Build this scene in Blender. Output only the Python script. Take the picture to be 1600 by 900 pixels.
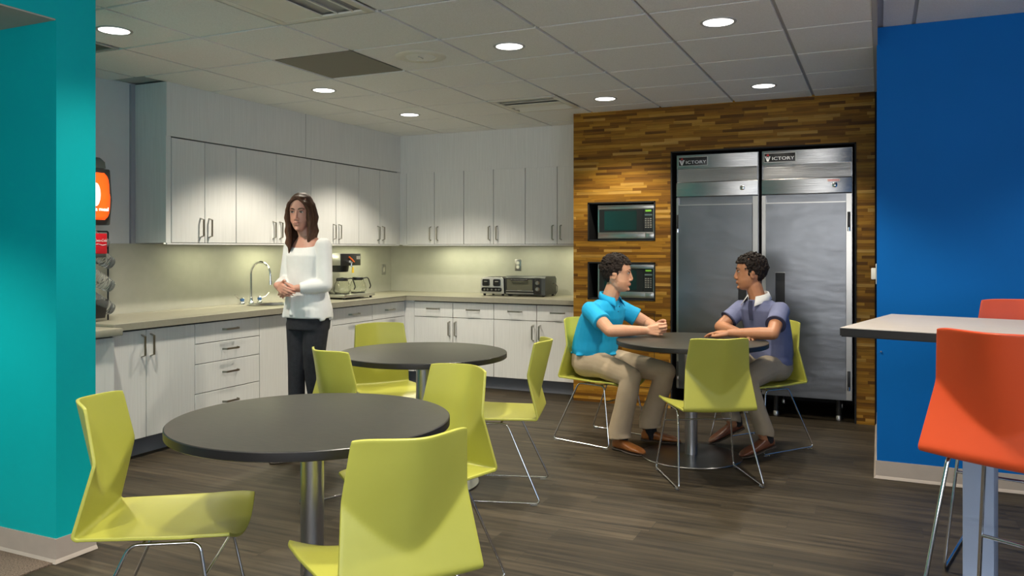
import bpy, bmesh, math, random
from mathutils import Vector, Matrix, Euler
random.seed(7)
PI = math.pi
scn = bpy.context.scene
for o in list(bpy.data.objects): bpy.data.objects.remove(o)
COL = scn.collection

# ------------------------------------------------------------------ camera, world, exposure
cam_d = bpy.data.cameras.new('camera'); cam = bpy.data.objects.new('camera', cam_d); COL.objects.link(cam)
cam_d.sensor_width = 36.0; cam_d.lens = 36.0*1252/1600
cam_d.shift_y = -(450-388.5)/1600
cam_d.clip_start = 0.05; cam_d.clip_end = 60
cam.location = (0, 0, 1.35)
cam.rotation_euler = (math.radians(90), 0, math.radians(24.63))
scn.camera = cam
w = bpy.data.worlds.new('world'); scn.world = w; w.use_nodes = True
w.node_tree.nodes['Background'].inputs[0].default_value = (.8, .9, 1, 1)
w.node_tree.nodes['Background'].inputs[1].default_value = .10
vs = scn.view_settings
vs.view_transform = 'Standard'; vs.look = 'None'; vs.gamma = 1; vs.use_curve_mapping = False
vs.exposure = 0.42

WARM = (1, .86, .66); NEUT = (1, .95, .86); COOL = (.62, .78, 1)
def light(name, kind, loc, energy, color, rot=(0, 0, 0), **kw):
    d = bpy.data.lights.new(name, kind); d.energy = energy; d.color = color
    for k, v in kw.items(): setattr(d, k, v)
    o = bpy.data.objects.new(name, d); o.location = loc; o.rotation_euler = rot; COL.objects.link(o); return o
GX, GY, T = -1.690, 4.007, .6096
CEIL = 2.55
def gx(i): return GX+i*T
def gy(j): return GY+j*T
DOWN = [(-3.5, -1.5), (-.5, .5), (1.5, .5), (-3.5, 1.5), (-3.5, 3.5), (-.5, 3.5), (1.5, 3.5)]
DOWN_POWER = {(-3.5, -1.5): 120, (-.5, .5): 110, (1.5, .5): 140, (-3.5, 1.5): 125, (-3.5, 3.5): 110, (-.5, 3.5): 75, (1.5, 3.5): 80}
BEHIND = [(-1.5, -2.5), (.5, -2.5), (2.5, -2.5), (1.5, -4.5), (-.5, -5.5)]      # unseen downlights, added and placed to light the teal wall and near chairs
for (i, j) in DOWN:
    light('downlight_lamp', 'SPOT', (gx(i), gy(j), 2.535), DOWN_POWER[(i, j)], (1, .915, .76), spot_size=math.radians(112), spot_blend=.45, shadow_soft_size=.06)
for (i, j) in BEHIND:
    light('downlight_lamp', 'SPOT', (gx(i), gy(j), 2.535), 70 if (i, j) == (-1.5, -2.5) else 105, (1, .93, .80), spot_size=math.radians(116 if (i, j) == (-1.5, -2.5) else 98), spot_blend=.9 if (i, j) == (-1.5, -2.5) else .5, shadow_soft_size=.07)
light('downlight_lamp', 'SPOT', (1.35, 3.95, 2.63), 75, (1, .95, .86), spot_size=math.radians(120), spot_blend=.5, shadow_soft_size=.07)
light('downlight_lamp', 'SPOT', (-3.85, 1.15, 2.315), 150, (1, .93, .80), spot_size=math.radians(110), spot_blend=.5, shadow_soft_size=.06)
# cool fill lamp added out of view on the right, no window there
light('cool_fill_light', 'AREA', (2.9, -1.2, 1.7), 50, (.50, .70, 1), (0, math.radians(100), 0), shape='RECTANGLE', size=1.7, size_y=3.2)
light('rear_fill_uplight', 'AREA', (0.4, -2.95, 1.5), 150, (1, .98, .95), (math.radians(150), 0, 0), shape='RECTANGLE', size=3.6, size_y=1.8)  # added soft uplight that brightens the ceiling, not a window

# ------------------------------------------------------------------ materials
def lin(r, g, b):
    f = lambda c: (c/255/12.92) if c/255 <= .04045 else ((c/255+.055)/1.055)**2.4
    return (f(r), f(g), f(b), 1)
def mat(name, color, rough=.5, metal=0, **kw):
    m = bpy.data.materials.new(name); m.use_nodes = True
    b = m.node_tree.nodes['Principled BSDF']
    b.inputs['Base Color'].default_value = color if len(color) == 4 else (*color, 1)
    b.inputs['Roughness'].default_value = rough; b.inputs['Metallic'].default_value = metal
    for k, v in kw.items(): b.inputs[k.replace('_', ' ')].default_value = v
    return m
def N(m, t, **kw):
    n = m.node_tree.nodes.new(t)
    for k, v in kw.items(): setattr(n, k, v)
    return n
def L(m, a, b): m.node_tree.links.new(a, b)
def BS(m): return m.node_tree.nodes['Principled BSDF']
def coords(m, scale=(1, 1, 1), obj=True):
    tc = N(m, 'ShaderNodeTexCoord'); mp = N(m, 'ShaderNodeMapping'); mp.inputs['Scale'].default_value = scale
    L(m, tc.outputs['Object' if obj else 'Generated'], mp.inputs['Vector']); return mp.outputs['Vector']
def noise(m, vec, scale=5, detail=3, rough=.5):
    n = N(m, 'ShaderNodeTexNoise'); n.inputs['Scale'].default_value = scale; n.inputs['Detail'].default_value = detail; n.inputs['Roughness'].default_value = rough
    L(m, vec, n.inputs['Vector']); return n.outputs['Fac']
def ramp(m, fac, stops):
    r = N(m, 'ShaderNodeValToRGB'); cr = r.color_ramp
    while len(cr.elements) < len(stops): cr.elements.new(.5)
    for e, (p, c) in zip(cr.elements, stops): e.position = p; e.color = c if len(c) == 4 else (*c, 1)
    L(m, fac, r.inputs['Fac']); return r.outputs['Color']
def math_(m, op, a, b=None, c=None):
    n = N(m, 'ShaderNodeMath', operation=op)
    for i, v in enumerate((a, b, c)):
        if v is None: continue
        if isinstance(v, (int, float)): n.inputs[i].default_value = v
        else: L(m, v, n.inputs[i])
    return n.outputs[0]
def bump(m, h, strength=.2, dist=.002):
    n = N(m, 'ShaderNodeBump'); n.inputs['Strength'].default_value = strength; n.inputs['Distance'].default_value = dist
    L(m, h, n.inputs['Height']); L(m, n.outputs['Normal'], BS(m).inputs['Normal'])
def mixc(m, fac, a, b, blend='MIX'):
    n = N(m, 'ShaderNodeMix', data_type='RGBA', blend_type=blend)
    if isinstance(fac, (int, float)): n.inputs[0].default_value = fac
    else: L(m, fac, n.inputs[0])
    for i, v in ((6, a), (7, b)):
        if isinstance(v, tuple): n.inputs[i].default_value = v if len(v) == 4 else (*v, 1)
        else: L(m, v, n.inputs[i])
    return n.outputs[2]
def noisy(name, c1, c2, scale=30, rough=.5, metal=0, vec=(1, 1, 1), b=0, bd=.001, detail=4, **kw):
    m = mat(name, c1, rough, metal, **kw)
    f = noise(m, coords(m, vec), scale, detail)
    L(m, ramp(m, f, [(.3, c1), (.7, c2)]), BS(m).inputs['Base Color'])
    if b: bump(m, f, b, bd)
    return m

M = {}
M['laminate'] = noisy('cabinet_laminate', (.69, .69, .67, 1), (.755, .755, .735, 1), 9, .42, vec=(9, 9, .35), detail=5)
M['gap'] = mat('cabinet_gap', (.03, .03, .028), .8)
M['counter'] = noisy('counter_laminate', (.30, .285, .22, 1), (.325, .305, .24, 1), 40, .34)
M['splash'] = noisy('backsplash_laminate', (.43, .425, .355, 1), (.455, .45, .38, 1), 14, .45)
M['white_wall'] = noisy('painted_wall_white', (.68, .68, .68, 1), (.71, .71, .71, 1), 12, .7)
M['teal'] = noisy('painted_wall_teal', (.0, .40, .42, 1), (.0, .415, .435, 1), 4, .6, b=.05, Specular_IOR_Level=.2)
M['blue'] = noisy('painted_wall_blue', (.0, .12, .42, 1), (.0, .125, .44, 1), 4, .65, b=.05, Specular_IOR_Level=.15)
M['gyp'] = noisy('painted_gypsum', (.42, .38, .32, 1), (.46, .41, .35, 1), 8, .8)
M['base'] = noisy('rubber_baseboard', (.40, .34, .29, 1), (.44, .375, .32, 1), 10, .45)
M['kick'] = mat('toe_kick_grey', (.20, .21, .25), .5)
M['bead'] = mat('grey_corner_bead', (.36, .36, .40), .6)
M['chrome'] = mat('chrome', (.74, .75, .77), .10, 1)
M['nickel'] = mat('brushed_nickel', (.36, .345, .30), .35, 1)
M['brushed'] = noisy('brushed_steel_post', (.40, .40, .41, 1), (.50, .50, .51, 1), 40, .32, 1, vec=(30, 30, 1))
M['black'] = mat('black_plastic', (.012, .012, .012), .35)
M['matte_black'] = mat('black_liner', (.006, .006, .006), .7)
M['green'] = noisy('green_moulded_shell', (.42, .415, .065, 1), (.45, .445, .075, 1), 6, .38)
M['red'] = noisy('orange_moulded_shell', (.66, .075, .018, 1), (.70, .085, .022, 1), 6, .4)
M['table'] = noisy('table_laminate', (.029, .029, .023, 1), (.044, .043, .035, 1), 26, .40, vec=(1, 6, 1), detail=6, Specular_IOR_Level=.35)
M['table_edge'] = mat('table_edge_black', (.014, .013, .013), .35)
M['bartop'] = noisy('bar_laminate', (.46, .41, .37, 1), (.52, .47, .43, 1), 20, .34, vec=(1, 8, 1))
M['grey_post'] = mat('cool_lit_grey_post', (.36, .43, .58), .4)  # grey post with the cool light on it put into its blue tint
M['clear'] = mat('clear_plastic', (.93, .95, .95), .08, 0, Transmission_Weight=.92, IOR=1.25)
M['glass'] = mat('carafe_glass', (.96, .97, .93), .03, 0, Transmission_Weight=1.0, IOR=1.3)
M['disc'] = mat('satin_base_disc', (.24, .235, .225), .30, 1)
M['skin1'] = noisy('skin_light_tan', (.58, .30, .18, 1), (.62, .335, .21, 1), 30, .48, Subsurface_Weight=.08)
M['skin2'] = noisy('skin_brown', (.40, .175, .085, 1), (.44, .20, .10, 1), 30, .46, Subsurface_Weight=.06)
M['skin3'] = noisy('skin_fair', (.56, .28, .20, 1), (.60, .31, .22, 1), 30, .5, Subsurface_Weight=.08)
M['hair'] = noisy('dark_hair', (.008, .005, .004, 1), (.022, .014, .010, 1), 160, .75, b=.9, bd=.004, Specular_IOR_Level=.25)
M['brown_hair'] = noisy('brown_hair', (.055, .025, .014, 1), (.12, .06, .035, 1), 60, .5, vec=(4, 4, .5), b=.6, bd=.004, Specular_IOR_Level=.2)
M['polo_blue'] = noisy('turquoise_pique', (.0, .36, .66, 1), (.01, .39, .70, 1), 7, .8, b=.25, bd=.01)
M['polo_grey'] = noisy('grey_blue_pique', (.115, .13, .24, 1), (.155, .17, .29, 1), 9, .8, b=.25, bd=.01)
M['navy'] = mat('navy_trim', (.03, .035, .08), .8)
M['white_cloth'] = noisy('white_cloth', (.72, .72, .70, 1), (.80, .80, .78, 1), 8, .8, b=.3, bd=.012)
M['khaki'] = noisy('khaki_twill', (.43, .33, .215, 1), (.50, .39, .265, 1), 6, .85, b=.5, bd=.02)
M['taupe'] = noisy('taupe_twill', (.29, .235, .165, 1), (.345, .285, .205, 1), 6, .85, b=.5, bd=.02)
M['denim'] = noisy('dark_denim', (.012, .013, .018, 1), (.022, .023, .03, 1), 40, .85)
M['shoe'] = noisy('brown_leather', (.20, .065, .014, 1), (.32, .115, .03, 1), 18, .28)
M['shoe2'] = noisy('dark_brown_leather', (.11, .035, .018, 1), (.17, .06, .03, 1), 18, .3)
M['sole'] = mat('shoe_sole', (.05, .035, .025), .6)
M['sock'] = mat('black_sock', (.008, .008, .01), .9)
M['belt'] = mat('brown_belt', (.09, .03, .015), .4)
M['lip'] = mat('lip', (.36, .12, .09), .45)
M['eye'] = mat('eye_white', (.55, .52, .48), .25)
M['iris'] = mat('dark_iris', (.012, .008, .006), .2)
M['white_plastic'] = mat('white_plastic', (.70, .68, .60), .4)
M['steel_trim'] = mat('appliance_steel', (.50, .49, .47), .28, 1)
M['silver'] = mat('toaster_silver', (.60, .60, .56), .35, .55)
M['mw_glass'] = mat('microwave_window', (.012, .030, .026), .12)
M['oven_glass'] = mat('oven_window', (.10, .10, .07), .15)
M['diffuser'] = mat('air_diffuser_white', (.74, .72, .64), .5)
M['panel_grey'] = noisy('grey_ceiling_panel', (.24, .225, .19, 1), (.26, .245, .205, 1), 200, .8)
M['dark_grey'] = mat('charcoal_plastic', (.045, .05, .048), .45)
M['grey_lid'] = mat('grey_green_plastic', (.15, .17, .155), .5)
M['label_red'] = mat('label_red', (.55, .01, .02), .4)
M['white_ink'] = mat('white_ink', (.8, .8, .8), .5)
M['red_ink'] = mat('red_ink', (.5, .02, .02), .5)
M['orange'] = mat('orange_plastic', (.85, .16, .02), .4)
M['yellow'] = mat('yellow_plastic', (.75, .50, .03), .4)
M['blue_cap'] = mat('blue_index', (.05, .14, .35), .3)
M['bracelet'] = mat('dark_bracelet', (.03, .015, .02), .6)
def emis(name, color, s):
    m = mat(name, color, .5); BS(m).inputs['Emission Color'].default_value = (*color[:3], 1); BS(m).inputs['Emission Strength'].default_value = s; return m
M['lens'] = emis('downlight_lens', (1, .98, .93), 2.6)
M['strip_em'] = emis('strip_light_lens', (1, .95, .70), 1.1)
M['sign_em'] = emis('backlit_orange_sign', (1, .085, .006), .95)
M['sign_white'] = emis('backlit_white', (1, .95, .88), 1.1)
M['lcd'] = emis('green_display', (.16, .40, .03), .3)

def m_steel(name, col, base_r, brush, wave):
    m = mat(name, col, base_r, 1)
    v = coords(m, (2, 2, 420)); f = noise(m, v, 1, 2)
    v2 = coords(m, (.9, .9, 2.4)); f2 = noise(m, v2, 1.5, 3)
    v3 = coords(m, (1, 1, 1)); f3 = noise(m, v3, 2.2, 5)
    L(m, math_(m, 'MULTIPLY_ADD', f3, .12, base_r-.06), BS(m).inputs['Roughness'])
    b1 = N(m, 'ShaderNodeBump'); b1.inputs['Strength'].default_value = wave; b1.inputs['Distance'].default_value = .04; L(m, f2, b1.inputs['Height'])
    b2 = N(m, 'ShaderNodeBump'); b2.inputs['Strength'].default_value = brush; b2.inputs['Distance'].default_value = .0006; L(m, f, b2.inputs['Height'])
    L(m, b1.outputs['Normal'], b2.inputs['Normal']); L(m, b2.outputs['Normal'], BS(m).inputs['Normal'])
    return m
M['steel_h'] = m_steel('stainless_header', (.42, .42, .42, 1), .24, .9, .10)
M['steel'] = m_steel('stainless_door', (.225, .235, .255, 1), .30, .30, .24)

def m_tile():
    m = mat('ceiling_tile', (.5, .47, .42), .9)
    v = coords(m); f = noise(m, v, 190, 3, .7)
    L(m, ramp(m, f, [(.35, (.78, .78, .76, 1)), (.62, (.89, .89, .88, 1))]), BS(m).inputs['Base Color'])
    bump(m, f, .4, .003); return m
M['tile'] = m_tile()
M['tee'] = mat('ceiling_grid', (.46, .46, .45), .6)

def plank(name, row_h, length, axis_row, cols, grain_scale, rough, grain=.35, bumpv=.1, spec=.5, long_axis='X', gapc=(.02, .018, .015, 1), gapw=0.0, spread=0):
    # strips laid along one axis with random offsets and a random tone for each strip
    m = mat(name, (.3, .2, .1), rough, Specular_IOR_Level=spec)
    tc = N(m, 'ShaderNodeTexCoord'); sp = N(m, 'ShaderNodeSeparateXYZ'); L(m, tc.outputs['Object'], sp.inputs[0])
    a = sp.outputs['X']; r = sp.outputs[axis_row]
    rr = math_(m, 'DIVIDE', r, row_h); row = math_(m, 'FLOOR', rr)
    wn = N(m, 'ShaderNodeTexWhiteNoise', noise_dimensions='1D'); L(m, row, wn.inputs['W'])
    ln = math_(m, 'MULTIPLY_ADD', wn.outputs['Value'], length*.7, length*.65)
    off = math_(m, 'MULTIPLY', wn.outputs['Value'], 37.7)
    c = math_(m, 'DIVIDE', math_(m, 'ADD', a, off), ln); cell = math_(m, 'FLOOR', c)
    cv = N(m, 'ShaderNodeCombineXYZ'); L(m, cell, cv.inputs[0]); L(m, row, cv.inputs[1])
    w2 = N(m, 'ShaderNodeTexWhiteNoise', noise_dimensions='2D'); L(m, cv.outputs[0], w2.inputs['Vector'])
    base = ramp(m, w2.outputs['Value'], cols)
    # grain
    cv2 = N(m, 'ShaderNodeCombineXYZ'); L(m, math_(m, 'MULTIPLY', a, grain_scale[0]), cv2.inputs[0]); L(m, math_(m, 'MULTIPLY', r, grain_scale[1]), cv2.inputs[1]); L(m, math_(m, 'MULTIPLY', w2.outputs['Value'], 50), cv2.inputs[2])
    g = noise(m, cv2.outputs[0], 1, 6, .65)
    gm = ramp(m, g, [(.33, (1-grain,)*3), (.67, (1+grain*.6,)*3)])
    colr = mixc(m, 1.0, base, gm, 'MULTIPLY')
    if gapw:
        fr = math_(m, 'FRACT', rr); e = math_(m, 'LESS_THAN', fr, gapw/row_h)
        fc = math_(m, 'FRACT', c); e2 = math_(m, 'LESS_THAN', fc, gapw/length)
        ee = math_(m, 'MAXIMUM', e, e2); colr = mixc(m, math_(m, 'MULTIPLY', ee, .75), colr, gapc)
    L(m, colr, BS(m).inputs['Base Color'])
    if bumpv: bump(m, math_(m, 'ADD', w2.outputs['Value'], math_(m, 'MULTIPLY', g, .4)), bumpv, .004)
    return m
M['wood'] = plank('reclaimed_wood_strips', .024, .27, 'Z',
    [(0, (.11, .045, .006, 1)), (.2, (.19, .080, .009, 1)), (.5, (.28, .128, .012, 1)), (.85, (.37, .185, .020, 1)), (1, (.50, .29, .07, 1))], (3.2, 60), .50, .40, .25, spec=.2)
M['floor'] = plank('vinyl_plank_floor', .15, 1.2, 'Y',
    [(0, (.035, .026, .015, 1)), (.5, (.046, .035, .021, 1)), (1, (.062, .047, .029, 1))], (1.3, 26), .52, .72, .06, spec=.3, gapw=.003)
def m_carpet():
    m = mat('carpet', (.1, .07, .05), .95); v = coords(m); f = noise(m, v, 170, 3, .7)
    L(m, ramp(m, f, [(.35, (.07, .05, .036, 1)), (.65, (.26, .19, .14, 1))]), BS(m).inputs['Base Color']); bump(m, f, .8, .01); return m
M['carpet'] = m_carpet()

# ------------------------------------------------------------------ mesh helpers
class B:
    def __init__(s): s.bm = bmesh.new(); s.mi = 0
    def _mark(s, faces):
        for f in faces: f.material_index = s.mi
    def box(s, a, b, bev=0, seg=2, mi=None):
        if mi is not None: s.mi = mi
        x0, y0, z0 = (min(p, q) for p, q in zip(a, b)); x1, y1, z1 = (max(p, q) for p, q in zip(a, b))
        v = [s.bm.verts.new(p) for p in ((x0, y0, z0), (x1, y0, z0), (x1, y1, z0), (x0, y1, z0), (x0, y0, z1), (x1, y0, z1), (x1, y1, z1), (x0, y1, z1))]
        fs = [s.bm.faces.new([v[i] for i in q]) for q in ((3, 2, 1, 0), (4, 5, 6, 7), (0, 1, 5, 4), (1, 2, 6, 5), (2, 3, 7, 6), (3, 0, 4, 7))]
        s._mark(fs)
        if bev:
            es = list({e for f in fs for e in f.edges})
            r = bmesh.ops.bevel(s.bm, geom=es, offset=bev, segments=seg, profile=.5, affect='EDGES')
            s._mark(r['faces'])
        return s
    def prism(s, pts, z0, z1, axis='Z', bev=0, mi=None):
        if mi is not None: s.mi = mi
        def P(p, z):
            return {'Z': (p[0], p[1], z), 'Y': (p[0], z, p[1]), 'X': (z, p[0], p[1])}[axis]
        a = [s.bm.verts.new(P(p, z0)) for p in pts]; b = [s.bm.verts.new(P(p, z1)) for p in pts]; n = len(pts)
        fs = [s.bm.faces.new(a[::-1]), s.bm.faces.new(b)]+[s.bm.faces.new((a[i], a[(i+1) % n], b[(i+1) % n], b[i])) for i in range(n)]
        s._mark(fs)
        if bev:
            es = [e for f in fs[:2] for e in f.edges]
            r = bmesh.ops.bevel(s.bm, geom=list(set(es)), offset=bev, segments=2, profile=.5, affect='EDGES'); s._mark(r['faces'])
        return s
    def rings(s, rings, cap=True, closed=False, mi=None):
        if mi is not None: s.mi = mi
        vr = [[s.bm.verts.new(p) for p in r] for r in rings]; n = len(vr[0]); fs = []
        prs = list(zip(vr, vr[1:]))
        if closed: prs.append((vr[-1], vr[0]))
        for a, b in prs:
            for i in range(n): fs.append(s.bm.faces.new((a[i], a[(i+1) % n], b[(i+1) % n], b[i])))
        if cap and not closed:
            fs.append(s.bm.faces.new(vr[0][::-1])); fs.append(s.bm.faces.new(vr[-1]))
        s._mark(fs); return s
    def tube(s, pts, r, seg=10, closed=False, mi=None, flat=1.0):
        pts = [Vector(p) for p in pts]; n = len(pts); rs = r if isinstance(r, (list, tuple)) else [r]*n
        out = []; prev = None
        for i, p in enumerate(pts):
            if closed: t = (pts[(i+1) % n]-pts[i-1])
            else: t = pts[min(i+1, n-1)]-pts[max(i-1, 0)]
            t.normalize()
            if prev is None:
                u = t.cross(Vector((0, 0, 1)))
                if u.length < 1e-3: u = t.cross(Vector((1, 0, 0)))
                u.normalize()
            else:
                u = prev-t*prev.dot(t)
                if u.length < 1e-5: u = t.orthogonal()
                u.normalize()
            prev = u; v = t.cross(u)
            out.append([p+(u*math.cos(a)+v*math.sin(a)*flat)*rs[i] for a in [2*PI*k/seg for k in range(seg)]])
        return s.rings(out, True, closed, mi)
    def cyl(s, p0, p1, r0, r1=None, seg=24, mi=None): return s.tube([p0, p1], [r0, r0 if r1 is None else r1], seg, mi=mi)
    def lathe(s, prof, c=(0, 0, 0), seg=32, mi=None, cap=True):
        c = Vector(c)
        rg = [[c+Vector((r*math.cos(2*PI*k/seg), r*math.sin(2*PI*k/seg), z)) for k in range(seg)] for r, z in prof]
        return s.rings(rg, cap, False, mi)
    def ell(s, c, r, rot=None, seg=16, mi=None):
        c = Vector(c); r = (r, r, r) if isinstance(r, (int, float)) else r
        R = rot.to_matrix() if rot else Matrix.Identity(3); n = max(6, seg//2); rg = []
        for i in range(1, n):
            th = PI*i/n
            rg.append([c+R@Vector((r[0]*math.sin(th)*math.cos(2*PI*k/seg), r[1]*math.sin(th)*math.sin(2*PI*k/seg), -r[2]*math.cos(th))) for k in range(seg)])
        return s.rings(rg, True, False, mi)
    def cap(s, p0, r0, p1, r1, seg=12):
        s.ell(p0, r0, seg=seg); s.ell(p1, r1, seg=seg); return s.tube([p0, p1], [r0, r1], seg)
    def chain(s, pts, seg=12):
        for (p, r), (q, t) in zip(pts, pts[1:]): s.cap(p, r, q, t, seg)
        return s
    def loft(s, secs, seg=28, mi=None):      # secs: (center, half width x, half depth y) horizontal ellipses
        rg = []
        for c, a, b in secs:
            c = Vector(c); rg.append([c+Vector((a*math.copysign(abs(math.cos(t))**.85, math.cos(t)), b*math.copysign(abs(math.sin(t))**.85, math.sin(t)), 0)) for t in [2*PI*k/seg for k in range(seg)]])
        return s.rings(rg, True, False, mi)
    def sheet(s, grid, mi=None):
        if mi is not None: s.mi = mi
        v = [[s.bm.verts.new(p) for p in row] for row in grid]
        s._mark([s.bm.faces.new((v[i][j], v[i][j+1], v[i+1][j+1], v[i+1][j])) for i in range(len(v)-1) for j in range(len(v[0])-1)]); return s
    def build(s, name, mats, parent=None, smooth=40, loc=None, rot=None, fix=True):
        if fix: bmesh.ops.recalc_face_normals(s.bm, faces=s.bm.faces[:])
        me = bpy.data.meshes.new(name); s.bm.to_mesh(me); s.bm.free()
        for m in (mats if isinstance(mats, (list, tuple)) else [mats]): me.materials.append(M[m] if isinstance(m, str) else m)
        me.polygons.foreach_set('use_smooth', [True]*len(me.polygons)); me.set_sharp_from_angle(angle=math.radians(smooth))
        o = bpy.data.objects.new(name, me); COL.objects.link(o); o.parent = parent
        if loc: o.location = loc
        if rot: o.rotation_euler = rot
        return o
def remesh(o, vox, smooth=4, fac=.6):
    m = o.modifiers.new('Remesh', 'REMESH'); m.mode = 'VOXEL'; m.voxel_size = vox; m.use_smooth_shade = True
    if smooth: k = o.modifiers.new('Smooth', 'SMOOTH'); k.iterations = smooth; k.factor = fac
    return o
def tag(o, label, cat, group=None, kind=None):
    o['label'] = label; o['category'] = cat
    if group: o['group'] = group
    if kind: o['kind'] = kind
    return o
def thing(name, label, cat, loc=(0, 0, 0), rz=0, group=None):
    o = bpy.data.objects.new(name, None); o.empty_display_size = .1; COL.objects.link(o); o.location = loc; o.rotation_euler = (0, 0, rz)
    return tag(o, label, cat, group)
def struct(o): o['kind'] = 'structure'; return o
def copy_tree(o, parent=None):
    c = o.copy(); COL.objects.link(c); c.parent = parent
    for ch in [x for x in bpy.data.objects if x.parent == o]: copy_tree(ch, c)
    return c
def text(s, size, name, m, parent, loc, rot, extrude=.0006, sx=1, align='CENTER', shear=0):
    cu = bpy.data.curves.new(name, 'FONT'); cu.body = s; cu.size = size; cu.extrude = extrude; cu.align_x = align; cu.align_y = 'CENTER'; cu.shear = shear; cu.resolution_u = 3
    t = bpy.data.objects.new('tmp', cu); COL.objects.link(t)
    me = bpy.data.meshes.new_from_object(t.evaluated_get(bpy.context.evaluated_depsgraph_get())); bpy.data.objects.remove(t)
    me.name = name; me.materials.clear(); me.materials.append(M[m])
    o = bpy.data.objects.new(name, me); COL.objects.link(o); o.parent = parent; o.location = loc; o.rotation_euler = rot; o.scale = (sx, 1, 1); return o
def fillet(pts, r, closed=False, n=5):
    pts = [Vector(p) for p in pts]; out = []; N_ = len(pts)
    for i, p in enumerate(pts):
        if not closed and i in (0, N_-1): out.append(p); continue
        a = (pts[i-1]-p); b = (pts[(i+1) % N_]-p); rr = min(r, a.length*.45, b.length*.45)
        a = p+a.normalized()*rr; b = p+b.normalized()*rr
        for k in range(n+1):
            t = k/n; out.append(a*(1-t)**2+p*2*t*(1-t)+b*t*t)
    return out

# ------------------------------------------------------------------ the room
XL, YB, YW = -4.98, 7.60, 6.715
UX, UY = -4.65, 7.28          # front planes of the wall cabinets
FX, FY = -4.33, 6.87          # front planes of the base cabinets
struct(B().box((-5.4, -3.2, -.06), (3.2, 7.7, 0)).build('floor', 'floor'))
struct(B().box((-5.2, -3.0, 0), (-3.213, 2.30, .006)).build('floor_carpet', 'carpet'))
# ceiling: a tee grid with a tile dropped into each bay
SPECIAL = {(-3, 0), (-2, -2), (-2, 3), (-5, -2)}
b = B(); b.box((-5.4, -3.2, 2.5625), (-.012, 7.7, 2.70), mi=0)
g = .0105
for i in range(-7, 3):
    for j in range(-12, 6):
        if (i, j) in SPECIAL: continue
        x0, x1, y0, y1 = gx(i)+g, min(gx(i+1)-g, -.035), gy(j)+g, gy(j+1)-g
        if y1 > 4.25: x0 = max(x0, UX-.01)
        x0 = max(x0, XL)
        if y0 > 6.2: y1 = min(y1, UY+.01)
        if x1 - x0 < .03 or y1-y0 < .03: continue
        b.box((x0, y0, 2.5495), (x1, y1, 2.5625), mi=1)
struct(b.build('ceiling', ['tee', 'tile']))
b = B(); b.box((-.012, -3.2, 2.657), (3.2, 5.30, 2.70), mi=0)
for i in range(0, 6):
    for j in range(-12, 3):
        x0, x1 = .06+(i-1)*T+g+.12, .06+i*T-g+.12; x0 = max(x0, .02)
        y0, y1 = gy(j)+g, min(gy(j+1)-g, 5.179)
        if x1-x0 > .02 and y1-y0 > .02: b.box((x0, y0, 2.6495), (x1, y1, 2.657), mi=1)
struct(b.build('ceiling_right', ['tee', 'tile']))
struct(B().box((-.034, -3.2, 2.546), (-.010, 6.70, 2.66)).build('trim_1', 'tee'))
struct(B().box((XL-.15, 2.5, 0), (XL, YB+.1, 2.56)).build('wall_left', 'white_wall'))
struct(B().box((XL, YB, 0), (-2.46, YB+.1, 2.56)).build('wall_back', 'splash'))
# laminate splash sheets and the corner bead beside the wall cabinets
struct(B().box((XL, 2.51, .86), (XL+.006, YB, 1.387)).build('trim_2', 'splash'))
struct(B().box((XL+.002, YB-.006, .86), (-2.46, YB, 1.40)).build('trim_3', 'splash'))
struct(B().box((XL, 4.155, 1.387), (XL+.02, 4.19, 2.55)).build('trim_4', 'bead'))
# wood strip wall with three openings
b = B()
X0, X1, Y0, Y1 = -2.476, -.032, YW, YW+.06
NX0, NX1, NZ = -1.603, -.161, 2.17
MZ = [(1.418, 1.757), (.903, 1.234)]; MX0, MX1 = -2.342, -1.735
AD = (-2.335, -1.742, .16, .795)
b.box((X0, Y0, 0), (MX0, Y1, 2.56)); b.box((MX1, Y0, 0), (NX0, Y1, 2.56)); b.box((NX1, Y0, 0), (X1, Y1, 2.56))
b.box((NX0, Y0, NZ), (NX1, Y1, 2.56))
for z0, z1 in ((0, .903), (1.234, 1.418), (1.757, 2.56)): b.box((MX0, Y0, z0), (MX1, Y1, z1))
b.box((X0, Y1, 0), (X0+.05, YB, 2.56))
struct(b.build('wall_centre', 'wood'))
# black liners of the openings
def liner(x0, x1, z0, z1, y0, y1, name, t=.012, bottom=True):
    b = B(); b.box((x0, y0, z0), (x0+t, y1, z1)); b.box((x1-t, y0, z0), (x1, y1, z1)); b.box((x0, y0, z1-t), (x1, y1, z1)); b.box((x0, y1-t, z0), (x1, y1, z1))
    if bottom: b.box((x0, y0, z0), (x1, y1, z0+t))
    return struct(b.build(name, 'matte_black'))
liner(NX0, NX1, .001, NZ, YW-.006, 7.55, 'trim_5', bottom=False)
liner(MX0, MX1, *MZ[0], YW-.004, 7.20, 'trim_6'); liner(MX0, MX1, *MZ[1], YW-.004, 7.20, 'trim_7')
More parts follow.
